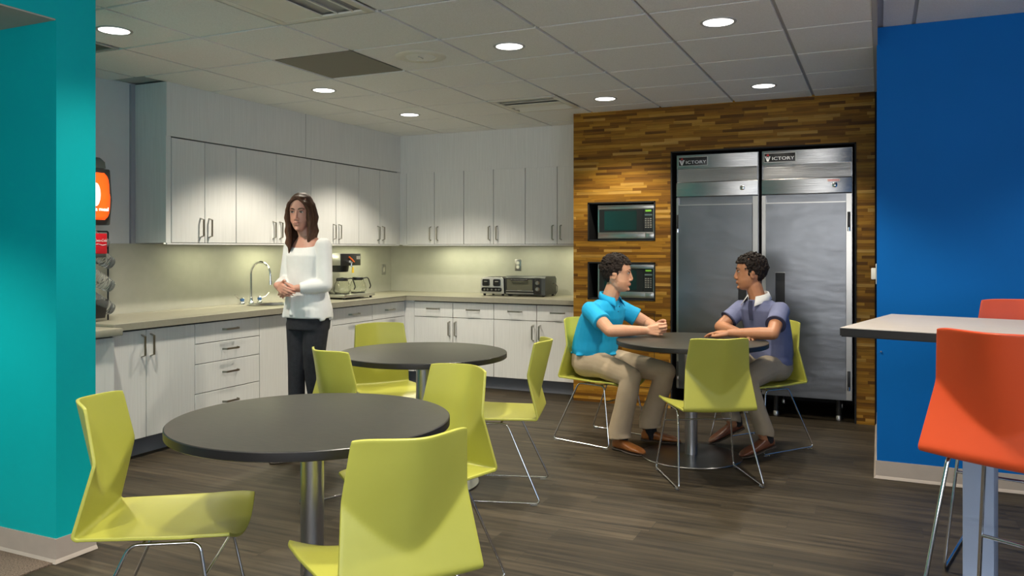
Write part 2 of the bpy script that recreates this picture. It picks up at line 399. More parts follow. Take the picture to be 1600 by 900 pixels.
# blue wall, black reveal beside the wood
struct(B().box((-.014, 5.18, 0), (3.2, 6.72, 2.6495)).build('wall_right', 'blue'))
struct(B().box((-.034, YW+.01, 0), (-.013, YW+.1, 2.549)).build('trim_8', 'matte_black'))
def baseboard(name, pts, h=.105, mitre=True):
    # pts: floor polyline; profile pushed to the left of travel
    prof = [(0, 0), (.016, .002), (.012, .010), (.006, .018), (.005, h), (0, h)]
    pts = [Vector((*p, 0)) for p in pts]; rg = []
    for i, p in enumerate(pts):
        d0 = (p-pts[i-1]).normalized() if i else None; d1 = (pts[i+1]-p).normalized() if i < len(pts)-1 else None
        n0 = Vector((-d0.y, d0.x, 0)) if d0 else None; n1 = Vector((-d1.y, d1.x, 0)) if d1 else None
        n = (n0+n1)/(1+n0.dot(n1)) if (n0 and n1) else (n0 or n1)
        rg.append([p+n*a+Vector((0, 0, z)) for a, z in prof])
    return struct(B().rings(rg).build(name, 'base', smooth=30))
baseboard('baseboard_right', [(3.1, 5.18), (-.014, 5.18), (-.014, 6.70)][::-1] if False else [(-.014, 6.70), (-.014, 5.18), (3.1, 5.18)][::-1])
# teal wall: end block, header over the opening, ceiling of the alcove
struct(B().box((-5.2, 2.31, 0), (-3.21, 2.50, 2.56)).box((-3.40, -3.0, 2.336), (-3.21, 2.31, 2.56)).build('wall_near_left', 'teal'))
struct(B().box((-5.2, -3.0, 2.33), (-3.214, 2.309, 2.336)).build('ceiling_alcove', 'gyp'))
baseboard('baseboard_left', [(-5.1, 2.31), (-3.21, 2.31), (-3.21, 2.50)][::-1])
struct(B().box((-5.3, -3.2, 0), (-5.2, 2.5, 2.6)).build('wall_alcove', 'teal'))
struct(B().box((-5.3, -3.3, 0), (3.3, -3.2, 2.7)).build('wall_front', 'white_wall'))
struct(B().box((3.2, -3.3, 0), (3.3, 5.3, 2.7)).build('wall_far_right', 'white_wall'))

# soffit above the wall cabinets (laminate clad)
b = B(); b.box((XL, 4.19, 2.162), (UX+.006, YB, 2.549)); b.box((UX+.006, UY-.006, 2.150), (X0, YB, 2.549))
for y in (5.72,): b.box((UX+.006, y, 2.165), (UX+.0064, y+.003, 2.549), mi=1)
struct(b.build('trim_9', ['laminate', 'gap']))

# ------------------------------------------------------------------ flush access door in the wood wall
ax0, ax1, az0, az1 = AD
b = B(); t = .004
for p in (((ax0, YW-.0012, az0), (ax0+t, YW, az1)), ((ax1-t, YW-.0012, az0), (ax1, YW, az1)), ((ax0, YW-.0012, az1-t), (ax1, YW, az1)), ((ax0, YW-.0012, az0), (ax1, YW, az0+t))): b.box(*p)
adoor = thing('access_door', 'flush wooden access door with a thin dark outline under the lower microwave', 'door', ((ax0+ax1)/2, YW, az0))
o = b.build('reveal', 'matte_black', adoor); o.location = (-(ax0+ax1)/2, -YW, -az0)
o = B().box((ax0+t, YW-.0008, az0+t), (ax1-t, YW+.0, az1-t)).build('door_panel', 'wood', adoor); o.location = (-(ax0+ax1)/2, -YW, -az0)

# ------------------------------------------------------------------ ceiling fixtures
def place_desc(i, j): return
DL_LABEL = ['round recessed downlight at the far left, next to the teal wall', 'round recessed downlight in the middle of the near ceiling', 'large round recessed downlight at the upper right near the blue wall',
  'round recessed downlight above the sink counter left of the grey panel', 'small round recessed downlight nearest the cabinet corner', 'round recessed downlight just right of the small air diffuser', 'round recessed downlight in front of the refrigerators']
for (i, j), lb in zip(DOWN, DL_LABEL):
    t_ = thing('ceiling_downlight', lb, 'ceiling light', (gx(i), gy(j), 2.5495), group='recessed ceiling downlights')
    B().lathe([(.078, .004), (.078, -.001), (.082, -.004), (.092, -.004), (.095, 0), (.095, .004)], seg=40).build('trim_ring', 'tee', t_)
    B().lathe([(.001, -.002), (.079, -.002), (.079, .003), (.001, .003)], seg=40).build('lens', 'lens', t_)
for (i, j), lb in zip(BEHIND, ('nearest the teal wall end', 'over the open floor right of the near table', 'beside the bar table end', 'above the chair closest to the viewer', 'farthest back in the middle')):
    t_ = thing('ceiling_downlight', 'round recessed downlight out of view, '+lb, 'ceiling light', (gx(i), gy(j), 2.5495), group='recessed ceiling downlights behind the viewpoint')
    B().lathe([(.001, -.002), (.079, -.002), (.079, .003), (.001, .003)], seg=32).build('lens', 'lens', t_)
for lc, lb in (((1.35, 3.95, 2.6495), 'round recessed downlight out of view above the bar table'), ((-3.85, 1.15, 2.33), 'round recessed downlight out of view in the alcove ceiling')):
    t_ = thing('ceiling_downlight', lb, 'ceiling light', lc)
    B().lathe([(.001, -.002), (.079, -.002), (.079, .003), (.001, .003)], seg=32).build('lens', 'lens', t_)
# grey access panel
o = B().box((-.292, -.292, 0), (.292, .292, .006)).build('ceiling_panel', 'panel_grey'); o.location = (gx(-2.5), gy(.5), 2.551); tag(o, 'plain dark grey square panel set in the ceiling grid', 'ceiling panel')
# speaker
sp = thing('ceiling_speaker', 'round white ceiling speaker between the grey panel and a downlight', 'speaker', (gx(-1.5), gy(.5), 2.5495))
B().lathe([(.095, 0), (.100, -.006), (.150, -.006), (.160, -.001), (.160, .002), (.095, .002)], seg=48).build('bezel', 'diffuser', sp)
B().lathe([(.001, -.004), (.096, -.003), (.096, .002), (.001, .002)], seg=40).build('grille', 'tile', sp)
B().box((-.004, -.03, -.009), (.004, .03, -.004), .002).build('centre_clip', 'chrome', sp)
# air diffusers
def diffuser(i, j, label, dark):
    t_ = thing('air_diffuser', label, 'air vent', (gx(i), gy(j), 2.5495), -PI/2 if not dark else 0); h = .294
    b = B()
    for a, c in (((-h, -h), (h, -h+.045)), ((-h, h-.045), (h, h)), ((-h, -h+.045), (-h+.045, h-.045)), ((h-.045, -h+.045), (h, h-.045))): b.box((a[0], a[1], -.006), (c[0], c[1], .004), .002)
    b.build('frame', 'diffuser', t_)
    B().box((-h+.04, -h+.04, .10), (h-.04, h-.04, .108)).build('duct_back', 'matte_black', t_)
    b = B()
    for y in (-.15, .15): pass
    for k, y in enumerate((-.205, -.11, .11, .205) if dark else (.06, .155, .225)):
        s_ = 1 if y > 0 else -1
        b.rings([[(x, y-.03*s_, .05), (x, y-.02*s_, .052), (x, y+.045*s_, -.004), (x, y+.035*s_, -.006)] for x in (-h+.05, h-.05)])
    b.box((-h+.05, -.055 if dark else -.245, -.005), (h-.05, .055 if dark else .005, .0))
    b.build('louvres', 'diffuser', t_)
diffuser(-1.5, -1.5, 'large white louvred air diffuser at the upper edge of the view', False)
diffuser(-1.5, 3.5, 'white louvred air diffuser with dark slots near the wood wall', True)
t_ = thing('return_grille', 'dark return air grille beside the teal wall', 'air vent', (gx(-4.5), gy(-1.5), 2.5495))
b = B()
for a, c in (((-.292, -.292), (.292, -.27)), ((-.292, .27), (.292, .292)), ((-.292, -.27), (-.27, .27)), ((.27, -.27), (.292, .27))): b.box((a[0], a[1], -.004), (c[0], c[1], .004))
b.build('frame', 'tee', t_); B().box((-.27, -.27, .02), (.27, .27, .024)).build('backing', 'panel_grey', t_)
b = B()
for k in range(20): b.box((-.27, -.265+k*.0275, -.002), (.27, -.259+k*.0275, .016))
b.build('fins', 'panel_grey', t_)

# ------------------------------------------------------------------ cabinets
def bar_pull(w_=.150, out=.034, vertical=False):
    # flat bar bent to a shallow trapezoid; local: along x, sticks out to -y
    b = B(); th = .0045; hw = w_/2; hh = .007
    prof = [(-hw, 0), (-hw+.012, -out), (hw-.012, -out), (hw, 0)]
    inn = [(hw-.006, 0), (hw-.016, -out+th), (-hw+.016, -out+th), (-hw+.006, 0)]
    b.prism(prof+inn, -hh, hh, 'Z')
    return b
PULL_ME = {}
def add_pull(parent, x, z, vertical):
    if vertical not in PULL_ME:
        o = bar_pull().build('handle', 'nickel', parent); PULL_ME[vertical] = o.data
    else:
        o = bpy.data.objects.new('handle', PULL_ME[vertical]); COL.objects.link(o); o.parent = parent
    o.location = (x, -.0005, z); o.rotation_euler = (0, math.radians(90), 0) if vertical else (0, 0, 0)
    return o
GAP = .0028
def front(parent, name, x0, x1, z0, z1, handle=None):
    b = B(); b.box((x0+GAP, 0, z0+GAP), (x1-GAP, .019, z1-GAP), .0012, 1)
    o = b.build(name, 'laminate', parent)
    if handle: add_pull(o, handle[0], handle[1], handle[2])
    return o
def cabinet(name, label, cat, loc, rz, w_, depth, z0, z1, cells, group=None, kick=0, kick_in=.09):
    t_ = thing(name, label, cat, (loc[0], loc[1], 0), rz, group)
    b = B(); b.box((0, .0195, z0), (w_, depth, z1)); b.build('body', ['gap' if cells else 'laminate'], t_)
    for sx in (0, w_-.0008): pass
    if kick: B().box((0, kick_in, 0), (w_, kick_in+.012, z0)).build('toe_kick', 'kick', t_)
    for c in cells: front(t_, *c)
    return t_
ZB, ZT = .125, .832
def base_lr(label, loc, rz, w_, split, group, dz=.676, drawers=True):
    cells = []
    for a, c, side in ((0, split, 1), (split, w_, -1)):
        if drawers: cells.append(('drawer', a, c, dz, ZT-.006, ((a+c)/2, (dz+ZT)/2+.004, False)))
        hx = (c-.035) if side > 0 else (a+.035)
        cells.append(('door', a, c, ZB, dz if drawers else ZT-.006, (hx, (dz if drawers else ZT)-.11, True)))
    return cabinet('base_cabinet', label, 'cabinet', loc, rz, w_, .60, ZB, ZT, cells, group, kick=1)
RL = PI/2
BG = 'grey laminate base cabinets under the counter'
y = [3.43, 3.742, 4.15, 4.789, 5.696, 6.299, 6.862]
base_lr('pale grey base cabinet with two tall doors, left of the drawer stack', (FX, y[0]+.03), RL, y[2]-y[0]-.03, y[1]-y[0]-.03, BG, drawers=False)
zz = [ZB, .333, .54, .682, ZT-.006]
cabinet('drawer_cabinet', 'pale grey base cabinet with a stack of four drawers', 'cabinet', (FX, y[2]), RL, y[3]-y[2], .60, ZB, ZT,
        [('drawer', 0, y[3]-y[2], zz[k], zz[k+1], ((y[3]-y[2])/2+.01, (zz[k]+zz[k+1])/2+(.012 if k != 1 else .02), False)) for k in range(4)], BG, kick=1)
cabinet('base_cabinet', 'plain panelled sink base cabinet behind the standing woman', 'cabinet', (FX, y[3]), RL, y[4]-y[3], .60, ZB, ZT,
        [('door', 0, (y[4]-y[3])/2, ZB, ZT-.006), ('door', (y[4]-y[3])/2, y[4]-y[3], ZB, ZT-.006)], BG, kick=1)
base_lr('pale grey base cabinet with two drawers over doors, below the coffee maker', (FX, y[4]), RL, y[6]-y[4], y[5]-y[4], BG)
base_lr('pale grey base cabinet with two drawers, first right of the inside corner', (-4.226, FY), 0, .885, .441, BG)
base_lr('pale grey base cabinet with two drawers, against the wood wall', (-3.341, FY), 0, .860, .443, BG)
t_ = thing('corner_cabinet', 'blank corner cabinet filling the inside angle of the base cabinets', 'cabinet', (FX, FY, 0), group=BG)
B().box((-.64, 0, ZB), (.104, .60, ZT)).build('body', 'laminate', t_)
B().box((-.60, .09, 0), (.104, .10, ZB)).build('toe_kick', 'kick', t_)
# deeper, slightly lower cabinet that carries the drink machine
cabinet('base_cabinet', 'deeper blue-grey base cabinet under the drink machine beside the teal wall', 'cabinet', (FX+.075, 2.60), RL, .845, .66, ZB, .815,
        [('door', 0, .42, ZB, .81), ('door', .42, .845, ZB, .81)], BG, kick=1)

# wall cabinets
UG = 'grey laminate wall cabinets'
UZ0, UZ1 = 1.392, 2.156
def wall_cab(label, loc, rz, w_, split):
    cells = [('door', 0, split, UZ0, UZ1, (split-.042, UZ0+.115, True)), ('door', split, w_, UZ0, UZ1, (split+.042, UZ0+.115, True))]
    return cabinet('wall_cabinet', label, 'cabinet', loc, rz, w_, .31, UZ0, UZ1, cells, UG)
yl = [4.238, 4.553, 4.879, 5.347, 5.802, 6.167, 6.53, 6.895, 7.225]
labs = ['wall cabinet at the open left end of the run, two narrow doors', 'wider wall cabinet above the sink, partly behind the woman', 'wall cabinet above the coffee maker, just right of the woman', 'wall cabinet of the left run nearest the inside corner']
for k in range(4):
    wall_cab(labs[k], (UX, yl[2*k]), RL, yl[2*k+2]-yl[2*k], yl[2*k+1]-yl[2*k])
xr = [-4.573, -4.231, -3.884, -3.544, -3.194, -2.853, -2.512]
labs = ['wall cabinet on the right run nearest the inside corner', 'wall cabinet above the toaster on the right run', 'wall cabinet touching the wood wall, above the toaster oven']
for k in range(3):
    wall_cab(labs[k], (xr[2*k], UY), 0, (xr[2*k+2] if k < 2 else -2.478)-xr[2*k], xr[2*k+1]-xr[2*k])
# end panel and corner filler of the wall cabinets
o = B().box((XL+.001, 4.192, UZ0), (UX-.004, 4.236, 2.162)).build('end_panel', 'laminate'); tag(o, 'tall side panel closing the left end of the wall cabinets', 'panel')
o = B().box((XL+.001, 7.227, UZ0), (UX-.006, YB-.008, 2.162)).box((UX-.006, UY+.004, UZ0), (-4.575, YB-.008, 2.15)).build('corner_filler', 'laminate'); tag(o, 'narrow filler panel in the inside corner of the wall cabinets', 'panel')
# strip lights under the wall cabinets
def strip(name, label, a, b_, rz):
    Lc = (Vector(b_)-Vector(a)).length; t_ = thing(name, label, 'light', ((a[0]+b_[0])/2, (a[1]+b_[1])/2, UZ0-.001), rz, 'under-cabinet strip lights')
    B().box((-Lc/2, -.005, -.011), (Lc/2, .012, 0)).build('housing', 'laminate', t_)
    B().box((-Lc/2, .014, -.007), (Lc/2, .030, 0)).build('lens', 'strip_em', t_)
    return t_
strip('strip_light', 'slim strip light under the left run of wall cabinets', (UX-.005, 4.20), (UX-.005, 7.26), RL)
strip('strip_light', 'slim strip light under the right run of wall cabinets', (UX+.03, UY+.005), (-2.48, UY+.005), 0)
for yy, e in ((4.75, 1.0), (5.45, 2.2), (6.15, 1.8), (6.85, 1.8)):
    light('under_cabinet_lamp', 'AREA', (UX-.12, yy, UZ0-.012), e, (.98, .97, .62), shape='RECTANGLE', size=.05, size_y=.45)
for xx, e in ((-4.15, 1.5), (-3.75, 1.3), (-3.2, .8), (-2.68, 1.5)):
    light('under_cabinet_lamp', 'AREA', (xx, UY+.12, UZ0-.012), e, (.98, .97, .66), shape='RECTANGLE', size=.35, size_y=.05)

# countertops
CZ = .88; CXF, CYF = FX+.03, FY-.03
SX, SY = -4.67, 5.31       # sink centre
b = B()
pts = [(XL+.007, 3.475), (CXF, 3.475), (CXF, CYF), (-2.478, CYF), (-2.478, YB-.007), (XL+.007, YB-.007)]
b.prism(pts, CZ-.045, CZ, 'Z', .003)
ct = b.build('countertop', 'counter'); tag(ct, 'long beige-grey L-shaped countertop over the base cabinets', 'countertop')
hole = B().lathe([(.19, -.1), (.19, .1)], seg=40).build('cut', 'counter'); hole.location = (SX, SY, CZ); hole.scale = (.85, 1.2, 1)
md = ct.modifiers.new('hole', 'BOOLEAN'); md.object = hole; md.solver = 'EXACT'
bpy.context.view_layer.update()
me = bpy.data.meshes.new_from_object(ct.evaluated_get(bpy.context.evaluated_depsgraph_get())); ct.modifiers.clear(); ct.data = me; bpy.data.objects.remove(hole)
o = B().prism([(XL+.007, 2.56), (CXF+.085, 2.56), (CXF+.085, 3.47), (XL+.007, 3.47)], .818, .862, 'Z', .003).build('countertop', 'counter'); tag(o, 'short deeper countertop at the far left under the drink machine', 'countertop')
# sink and faucet
t_ = thing('sink', 'oval steel drop-in sink set in the counter', 'sink', (SX, SY, CZ))
sb = B().lathe([(.197, .004), (.19, .005), (.182, .002), (.175, -.02), (.165, -.13), (.13, -.155), (.02, -.16), (.02, -.163), (.135, -.158), (.17, -.132), (.180, -.02), (.186, -.002), (.197, 0)], seg=48, cap=False)
o = sb.build('basin', 'steel_trim', t_); o.scale = (.85, 1.2, 1)
t_ = thing('faucet', 'tall chrome gooseneck faucet with two blade handles behind the sink', 'faucet', (-4.895, 5.31, CZ))
pts = [(0, 0, .0), (0, 0, .25)]+[(.105-.105*math.cos(a), 0, .25+.105*math.sin(a)) for a in [PI*k/14 for k in range(1, 15)]]+[(.212, 0, .19)]
B().tube(pts, .0095, 14).build('spout', 'chrome', t_)
B().lathe([(.026, 0), (.024, .012), (.014, .022), (.013, .05), (.0095, .055)], seg=24).build('spout_base', 'chrome', t_)
B().cyl((.212, 0, .195), (.213, 0, .165), .013).build('aerator', 'chrome', t_)
for s_ in (-1, 1):
    h_ = B().lathe([(.024, 0), (.022, .012), (.015, .02), (.017, .05), (.012, .056)], (0, s_*.105, 0), 24).build('valve', ['chrome'], t_)
    B().lathe([(.0172, .026), (.0178, .028), (.0178, .046), (.0172, .048)], (0, s_*.105, 0), 24).build('index_ring', 'blue_cap', h_)
    B().tube([(0, s_*.115, .045), (.01, s_*.16, .052), (.015, s_*.20, .085)], [.006, .009, .011], 12, flat=.4).build('blade', 'chrome', h_)

# wall plates
def outlet(label, loc, rz, kind):
    t_ = thing('wall_outlet' if kind == 'o' else 'light_switch', label, 'outlet' if kind == 'o' else 'switch', loc, rz)
    B().box((-.036, -.005, -.058), (.036, 0, .058), .002).build('cover_plate', 'steel_trim', t_)
    if kind == 'o':
        for z in (-.021, .021):
            o = B().lathe([(.0165, 0), (.0165, .003)], seg=20).build('socket', 'white_plastic', t_); o.location = (0, -.005, z); o.rotation_euler = (PI/2, 0, 0)
            for x in (-.006, .006): B().box((x-.001, .0028, -.005), (x+.001, .0034, .005)).build('slot', 'black', o, rot=(PI/2, 0, 0)) if False else None
    else: B().box((-.010, -.009, -.026), (.010, -.004, .026), .002).build('rocker', 'white_plastic', t_)
outlet('steel-plated double outlet on the back splash above the toaster oven', (-3.411, YB-.0065, 1.18), 0, 'o')
outlet('narrow steel switch plate on the left splash near the inside corner', (XL+.0065, 7.45, 1.12), RL, 's')
t_ = thing('wall_control', 'small white control box on the end of the blue wall', 'switch', (-.0145, 5.23, 1.20), -RL)
B().box((-.036, -.005, -.06), (.036, 0, .06), .002).build('back_plate', 'white_plastic', t_)
B().box((-.03, -.030, -.032), (.03, -.005, .034), .004).build('cover', 'white_plastic', t_)
o = B().lathe([(.004, 0), (.006, .006), (.003, .01)], seg=12).build('wall_hook', 'chrome'); o.location = (.01, 5.18, .745); o.rotation_euler = (PI/2, 0, 0); tag(o, 'tiny metal peg low on the blue wall beside the wood', 'hook')

# ------------------------------------------------------------------ refrigerators
def fridge(label, x0, x1, hinge, pocket_side, badge):
    w_ = x1-x0; t_ = thing('refrigerator', label, 'refrigerator', (x0, YW, 0), 0, 'stainless reach-in refrigerators')
    ZT_, ZBm = 2.135, .172
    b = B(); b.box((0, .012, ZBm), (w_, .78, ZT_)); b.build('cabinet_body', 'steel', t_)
    for px in (.10, w_-.10):
        for py in (.10, .66):
            o = B().cyl((px, py, .035), (px, py, ZBm), .022).build('leg', 'black', t_); B().lathe([(.026, 0), (.026, .03), (.02, .04)], (px, py, .0), 18).build('foot', 'steel_trim', o)
    # top grille panel: badge strip, sloped recess, lower strip
    b = B(); b.prism([(-.010, 2.130), (-.010, 2.02), (.012, 2.02), (.012, 2.130)], .004, w_-.004, 'X', .001)
    b.prism([(.006, 2.02), (-.002, 1.908), (.012, 1.908), (.012, 2.02)], .012, w_-.012, 'X')
    b.prism([(-.002, 1.908), (-.016, 1.900), (-.016, 1.787), (.012, 1.780), (.012, 1.908)], .002, w_-.002, 'X', .001)
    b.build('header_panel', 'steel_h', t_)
    lx = w_-.125
    o = B().lathe([(.001, 0), (.001, .008), (.016, .008), (.020, .005), (.020, 0)], seg=24).build('lock', 'chrome', t_); o.location = (lx, -.016, 1.845); o.rotation_euler = (PI/2, 0, 0)
    B().box((-.010, -.002, .0085), (.010, .002, .0095)).build('keyhole', 'black', o)
    # door
    d0, d1 = (.022, w_-.045) if hinge == 'l' else (.035, w_-.045)
    DZ0, DZ1 = .245, 1.715
    b = B()
    px0, px1, pz0, pz1 = (w_-.155, w_-.09, .90, 1.158) if pocket_side == 'r' else (.108, .180, .90, 1.158)
    yy0, yy1 = -.030, .010
    for q in (((d0, yy0, DZ0), (px0, yy1, DZ1)), ((px1, yy0, DZ0), (d1, yy1, DZ1)), ((px0, yy0, DZ0), (px1, yy1, pz0)), ((px0, yy0, pz1), (px1, yy1, DZ1))): b.box(*q)
    bmesh.ops.remove_doubles(b.bm, verts=b.bm.verts[:], dist=1e-5)
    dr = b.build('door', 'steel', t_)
    B().box((px0, -.004, pz0), (px1, .008, pz1)).build('handle_pocket', 'black', dr)
    B().box((px0-.003, -.0315, pz1), (px1+.003, -.028, pz1+.004)).build('pocket_lip', 'steel_trim', dr)
    B().box((d0-.001, -.032, DZ1-.006), (d1+.001, .008, DZ1+.002)).build('top_edge', 'steel_trim', dr)
    B().box((d1+.003, -.018, ZBm+.01), (w_-.003, .012, 1.775)).build('side_stile', 'steel_trim', t_)
    B().box((.002, -.014, ZBm+.01), (d0-.003, .012, 1.775)).build('side_stile', 'steel_trim', t_)
    hx = .006 if hinge == 'l' else w_-.034
    for hz in (1.56, .33):
        h_ = B().box((hx, -.028, hz-.075), (hx+.022, -.018, hz+.075), .003).build('hinge', 'black', t_)
        B().cyl((hx+.011, -.030, hz-.075), (hx+.011, -.030, hz-.045), .009).build('hinge_pin', 'chrome', h_)
    # badge
    bx, bz = (.022, 2.078) if badge == 0 else (.022, 2.078)
    bd = B().box((bx, -.0135, bz-.036), (bx+.235, -.010, bz+.036), .001).build('badge_plate', 'black', t_)
    fr = B()
    for q in (((bx-.003, -.0142, bz+.034), (bx+.238, -.010, bz+.038)), ((bx-.003, -.0142, bz-.038), (bx+.238, -.010, bz-.034)), ((bx-.003, -.0142, bz-.038), (bx, -.010, bz+.038)), ((bx+.235, -.0142, bz-.038), (bx+.238, -.010, bz+.038))): fr.box(*q)
    fr.build('badge_rim', 'steel_trim', bd)
    text('ICTORY', .036, 'badge_lettering', 'white_ink', bd, (bx+.142, -.0141, bz-.008), (PI/2, 0, 0), sx=1.32)
    v = B(); 
    for s_ in (-1, 1): v.prism([(bx+.026, bz-.032), (bx+.026+s_*.007, bz-.026), (bx+.026+s_*.022, bz+.012), (bx+.026+s_*.012, bz+.012)], -.0150, -.0138, 'Y')
    v.prism([(bx+.024, bz-.026), (bx+.028, bz-.026), (bx+.030, bz+.008), (bx+.022, bz+.008)], -.0150, -.0138, 'Y')
    v.prism([(bx+.002, bz+.012), (bx+.018, bz+.012), (bx+.018, bz+.008), (bx+.004, bz+.008)], -.0150, -.0138, 'Y').prism([(bx+.034, bz+.012), (bx+.050, bz+.012), (bx+.048, bz+.008), (bx+.034, bz+.008)], -.0150, -.0138, 'Y')
    v.build('emblem_v', 'white_ink', bd)
    B().prism([(bx+.018, bz+.014), (bx+.034, bz+.014), (bx+.037, bz+.022), (bx+.031, bz+.026), (bx+.028, bz+.033), (bx+.023, bz+.026), (bx+.016, bz+.021)], -.0150, -.0138, 'Y').build('emblem_flame', 'red_ink', bd)
    return t_
fridge('left stainless refrigerator with a black badge, partly behind the two men', -1.553, -.888, 'l', 'r', 0)
f2 = fridge('right stainless refrigerator with a red sticker above its lock', -.862, -.190, 'r', 'l', 1)
st = B().box((.49, -.0168, 1.872), (.585, -.0160, 1.892)).build('warning_sticker', 'white_ink', f2)
B().box((.494, -.0172, 1.875), (.581, -.0168, 1.8795)).box((.494, -.0172, 1.885), (.581, -.0168, 1.8893)).build('sticker_print', 'red_ink', st)

# ------------------------------------------------------------------ microwaves
def microwave(label, x, z, y0):
    t_ = thing('microwave', label, 'microwave', (x, y0, z), 0, 'microwaves in the wood wall')
    W, H, D = .508, .300, .38
    B().box((0, .012, .006), (W, D, H), .004).build('housing', 'dark_grey', t_)
    b = B(); b.box((0, 0, H-.038), (W, .014, H), .002); b.box((0, 0, .006), (W, .014, .062), .002); b.box((0, 0, .060), (.012, .014, H-.036)); b.box((W-.012, 0, .060), (W, .014, H-.036)); b.build('steel_frame', 'steel_trim', t_)
    dr = B().box((.012, .002, .062), (.408, .013, H-.038)).build('door', 'black', t_)
    B().box((.060, .0005, .078), (.350, .003, H-.052)).build('window', 'mw_glass', dr)
    cp = B().box((.410, .002, .062), (W-.012, .013, H-.038)).build('control_panel', 'black', t_)
    B().box((.428, .0008, H-.062), (.480, .003, H-.047)).build('display', 'lcd', cp)
    B().box((.422, .0008, H-.096), (.486, .003, H-.083)).build('label_strip', 'steel_trim', cp)
    b = B()
    for r in range(5):
        for c in range(3): b.box((.423+c*.022, .0008, .098+r*.0185), (.438+c*.022, .003, .108+r*.0185), .0008, 1)
    b.build('keypad', 'panel_grey', cp)
    B().box((.425, -.004, .012), (W-.02, .002, .054), .002).build('open_button', 'steel_trim', cp)
    return t_
microwave('upper stainless microwave in its black wall recess', -2.255, MZ[0][0]+.0125, YW+.02)
microwave('lower stainless microwave in the recess behind the man in turquoise', -2.255, MZ[1][0]+.0125, YW+.02)

# ------------------------------------------------------------------ chairs
def sgn(v): return 1 if v >= 0 else -1
def shell_mesh(zseat, sv=1.0, mt='green', name='seat_shell', parent=None, ws=1.0):
    nu = 36; rows = []
    kL, lean, yc, cu, ht = .245, .19, .032, .068, .412
    def back(u, h):
        Lh = kL*h; Uh = yc+cu*(math.sqrt(u*u+.05)-.2236)/.8011-lean*h; k = .0025
        d = Lh-Uh; s_ = .5*(Lh+Uh-math.sqrt(d*d+k*k)); return s_-.012*(1-u*u)*max(0, (h-.1)/.3)
    ts = []
    ns, nb, nh = 22, 8, 44
    R = .022
    for i in range(ns): ts.append(('s', i/(ns-1)))
    for i in range(1, nb): ts.append(('b', i/nb))
    for i in range(nh): ts.append(('h', i/(nh-1)))
    for kind, t in ts:
        row = []
        for j in range(nu+1):
            u = -1+2*j/nu; e = u*u
            if kind == 's':
                yf = .484-.012*e; y_ = yf+(R-yf)*t
                hw = .212+.018*min(1, (1-t)*1.4) - .010*max(0, 1-t*9)**2
                q = max(0, (y_-.33)/.145); z_ = .006*math.cos(t*PI)*0 + .010*e - .012*(1-e)*math.sin(PI*min(1, t*1.1)) - .040*(1-e*.75)*q**2 + .012*e*q
                row.append((u*hw, y_, z_))
            elif kind == 'b':
                a = t*PI/2; p0 = Vector((0, R, 0)); zz_ = .010*e*(1-t)-.0*(1-t)
                y_ = R-R*math.sin(a)*1.0; z_ = R-R*math.cos(a)
                yy = y_+back(u, .0)*t
                row.append((u*.212, yy, z_*1.0+zz_))
            else:
                h = .004+ht*t; yy = back(u, h)
                if h < .23: hw = .212+(.186-.212)*(h/.23)
                else: hw = .186+(.168-.186)*((h-.23)/(ht-.23))
                z_ = R+h*sv*(1-R/ht) - (.006*(abs(u)**8) if t > .97 else 0)
                row.append((u*hw*ws, yy, z_))
        rows.append([(p[0]*ws if kind != 'h' else p[0], p[1], p[2]+zseat) for p in row])
    o = B().sheet(rows).build(name, mt, parent, smooth=60)
    s_ = o.modifiers.new('thick', 'SOLIDIFY'); s_.thickness = .011; s_.offset = 0; s_.use_even_offset = True
    bv = o.modifiers.new('edge', 'BEVEL'); bv.width = .002; bv.segments = 2; bv.limit_method = 'ANGLE'; bv.angle_limit = math.radians(50)
    return o
SEAT = .432
def make_chair():
    t_ = thing('dining_chair', 'x', 'chair', (0, 0, 0), 0, 'lime green sled-base chairs')
    shell_mesh(SEAT, parent=t_)
    for s_ in (-1, 1):
        p = [(s_*.245, -.02, .0115), (s_*.245, .45, .0115), (s_*.195, .375, SEAT-.018), (s_*.195, .165, SEAT-.018)]
        o = B().tube(fillet(p, .028, True), .0055, 10, closed=True).build('leg_frame', 'chrome', t_)
        for y_ in (.015, .415): B().box((s_*.245-.009, y_-.018, .0), (s_*.245+.009, y_+.018, .012), .003).build('glide', 'clear', o)
    f_ = .74
    x_ = .245+(.195-.245)*f_; y_ = .45+(.375-.45)*f_; z_ = .0115+(SEAT-.0295)*f_
    B().cyl((-x_, y_, z_), (x_, y_, z_), .005).build('crossbar', 'chrome', t_)
    B().cyl((-.195, .20, SEAT-.018), (.195, .20, SEAT-.018), .005).cyl((-.195, .345, SEAT-.018), (.195, .345, SEAT-.018), .005).build('seat_support', 'chrome', t_)
    return t_
chair0 = make_chair(); first = [True]
def place_chair(label, x, y_, fx, fy, z=0):
    rz = math.atan2(-fx, fy)
    c = chair0 if first[0] else copy_tree(chair0); first[0] = False
    c.location = (x, y_, z); c.rotation_euler = (0, 0, rz); c['label'] = label
    c['group'] = 'lime green sled-base chairs'; return c
place_chair('lime green chair at the left of the near table, seen from its side', -2.392, 1.872, .845, .535)
place_chair('lime green chair closest to the viewer, its back turned, at the near table', -1.150, 1.868, -.81, .585)
place_chair('lime green chair at the far right of the near table, facing the viewer', -1.629, 3.029, -.31, -.95)
place_chair('lime green chair at the left of the middle table, its back overlapping the near table', -2.515, 3.26, .37, .93)
place_chair('lime green chair on the far side of the middle table, facing the viewer', -3.07, 4.54, .79, -.61)
place_chair('lime green chair at the right of the middle table, seen in profile', -1.705, 4.112, -.958, -.285)
place_chair('lime green chair with its back to the viewer at the table of the two men', -.81, 4.575, -.50, .866)
place_chair('lime green chair that the man in the grey polo sits on', -.617, 5.905, -.59, -.807)
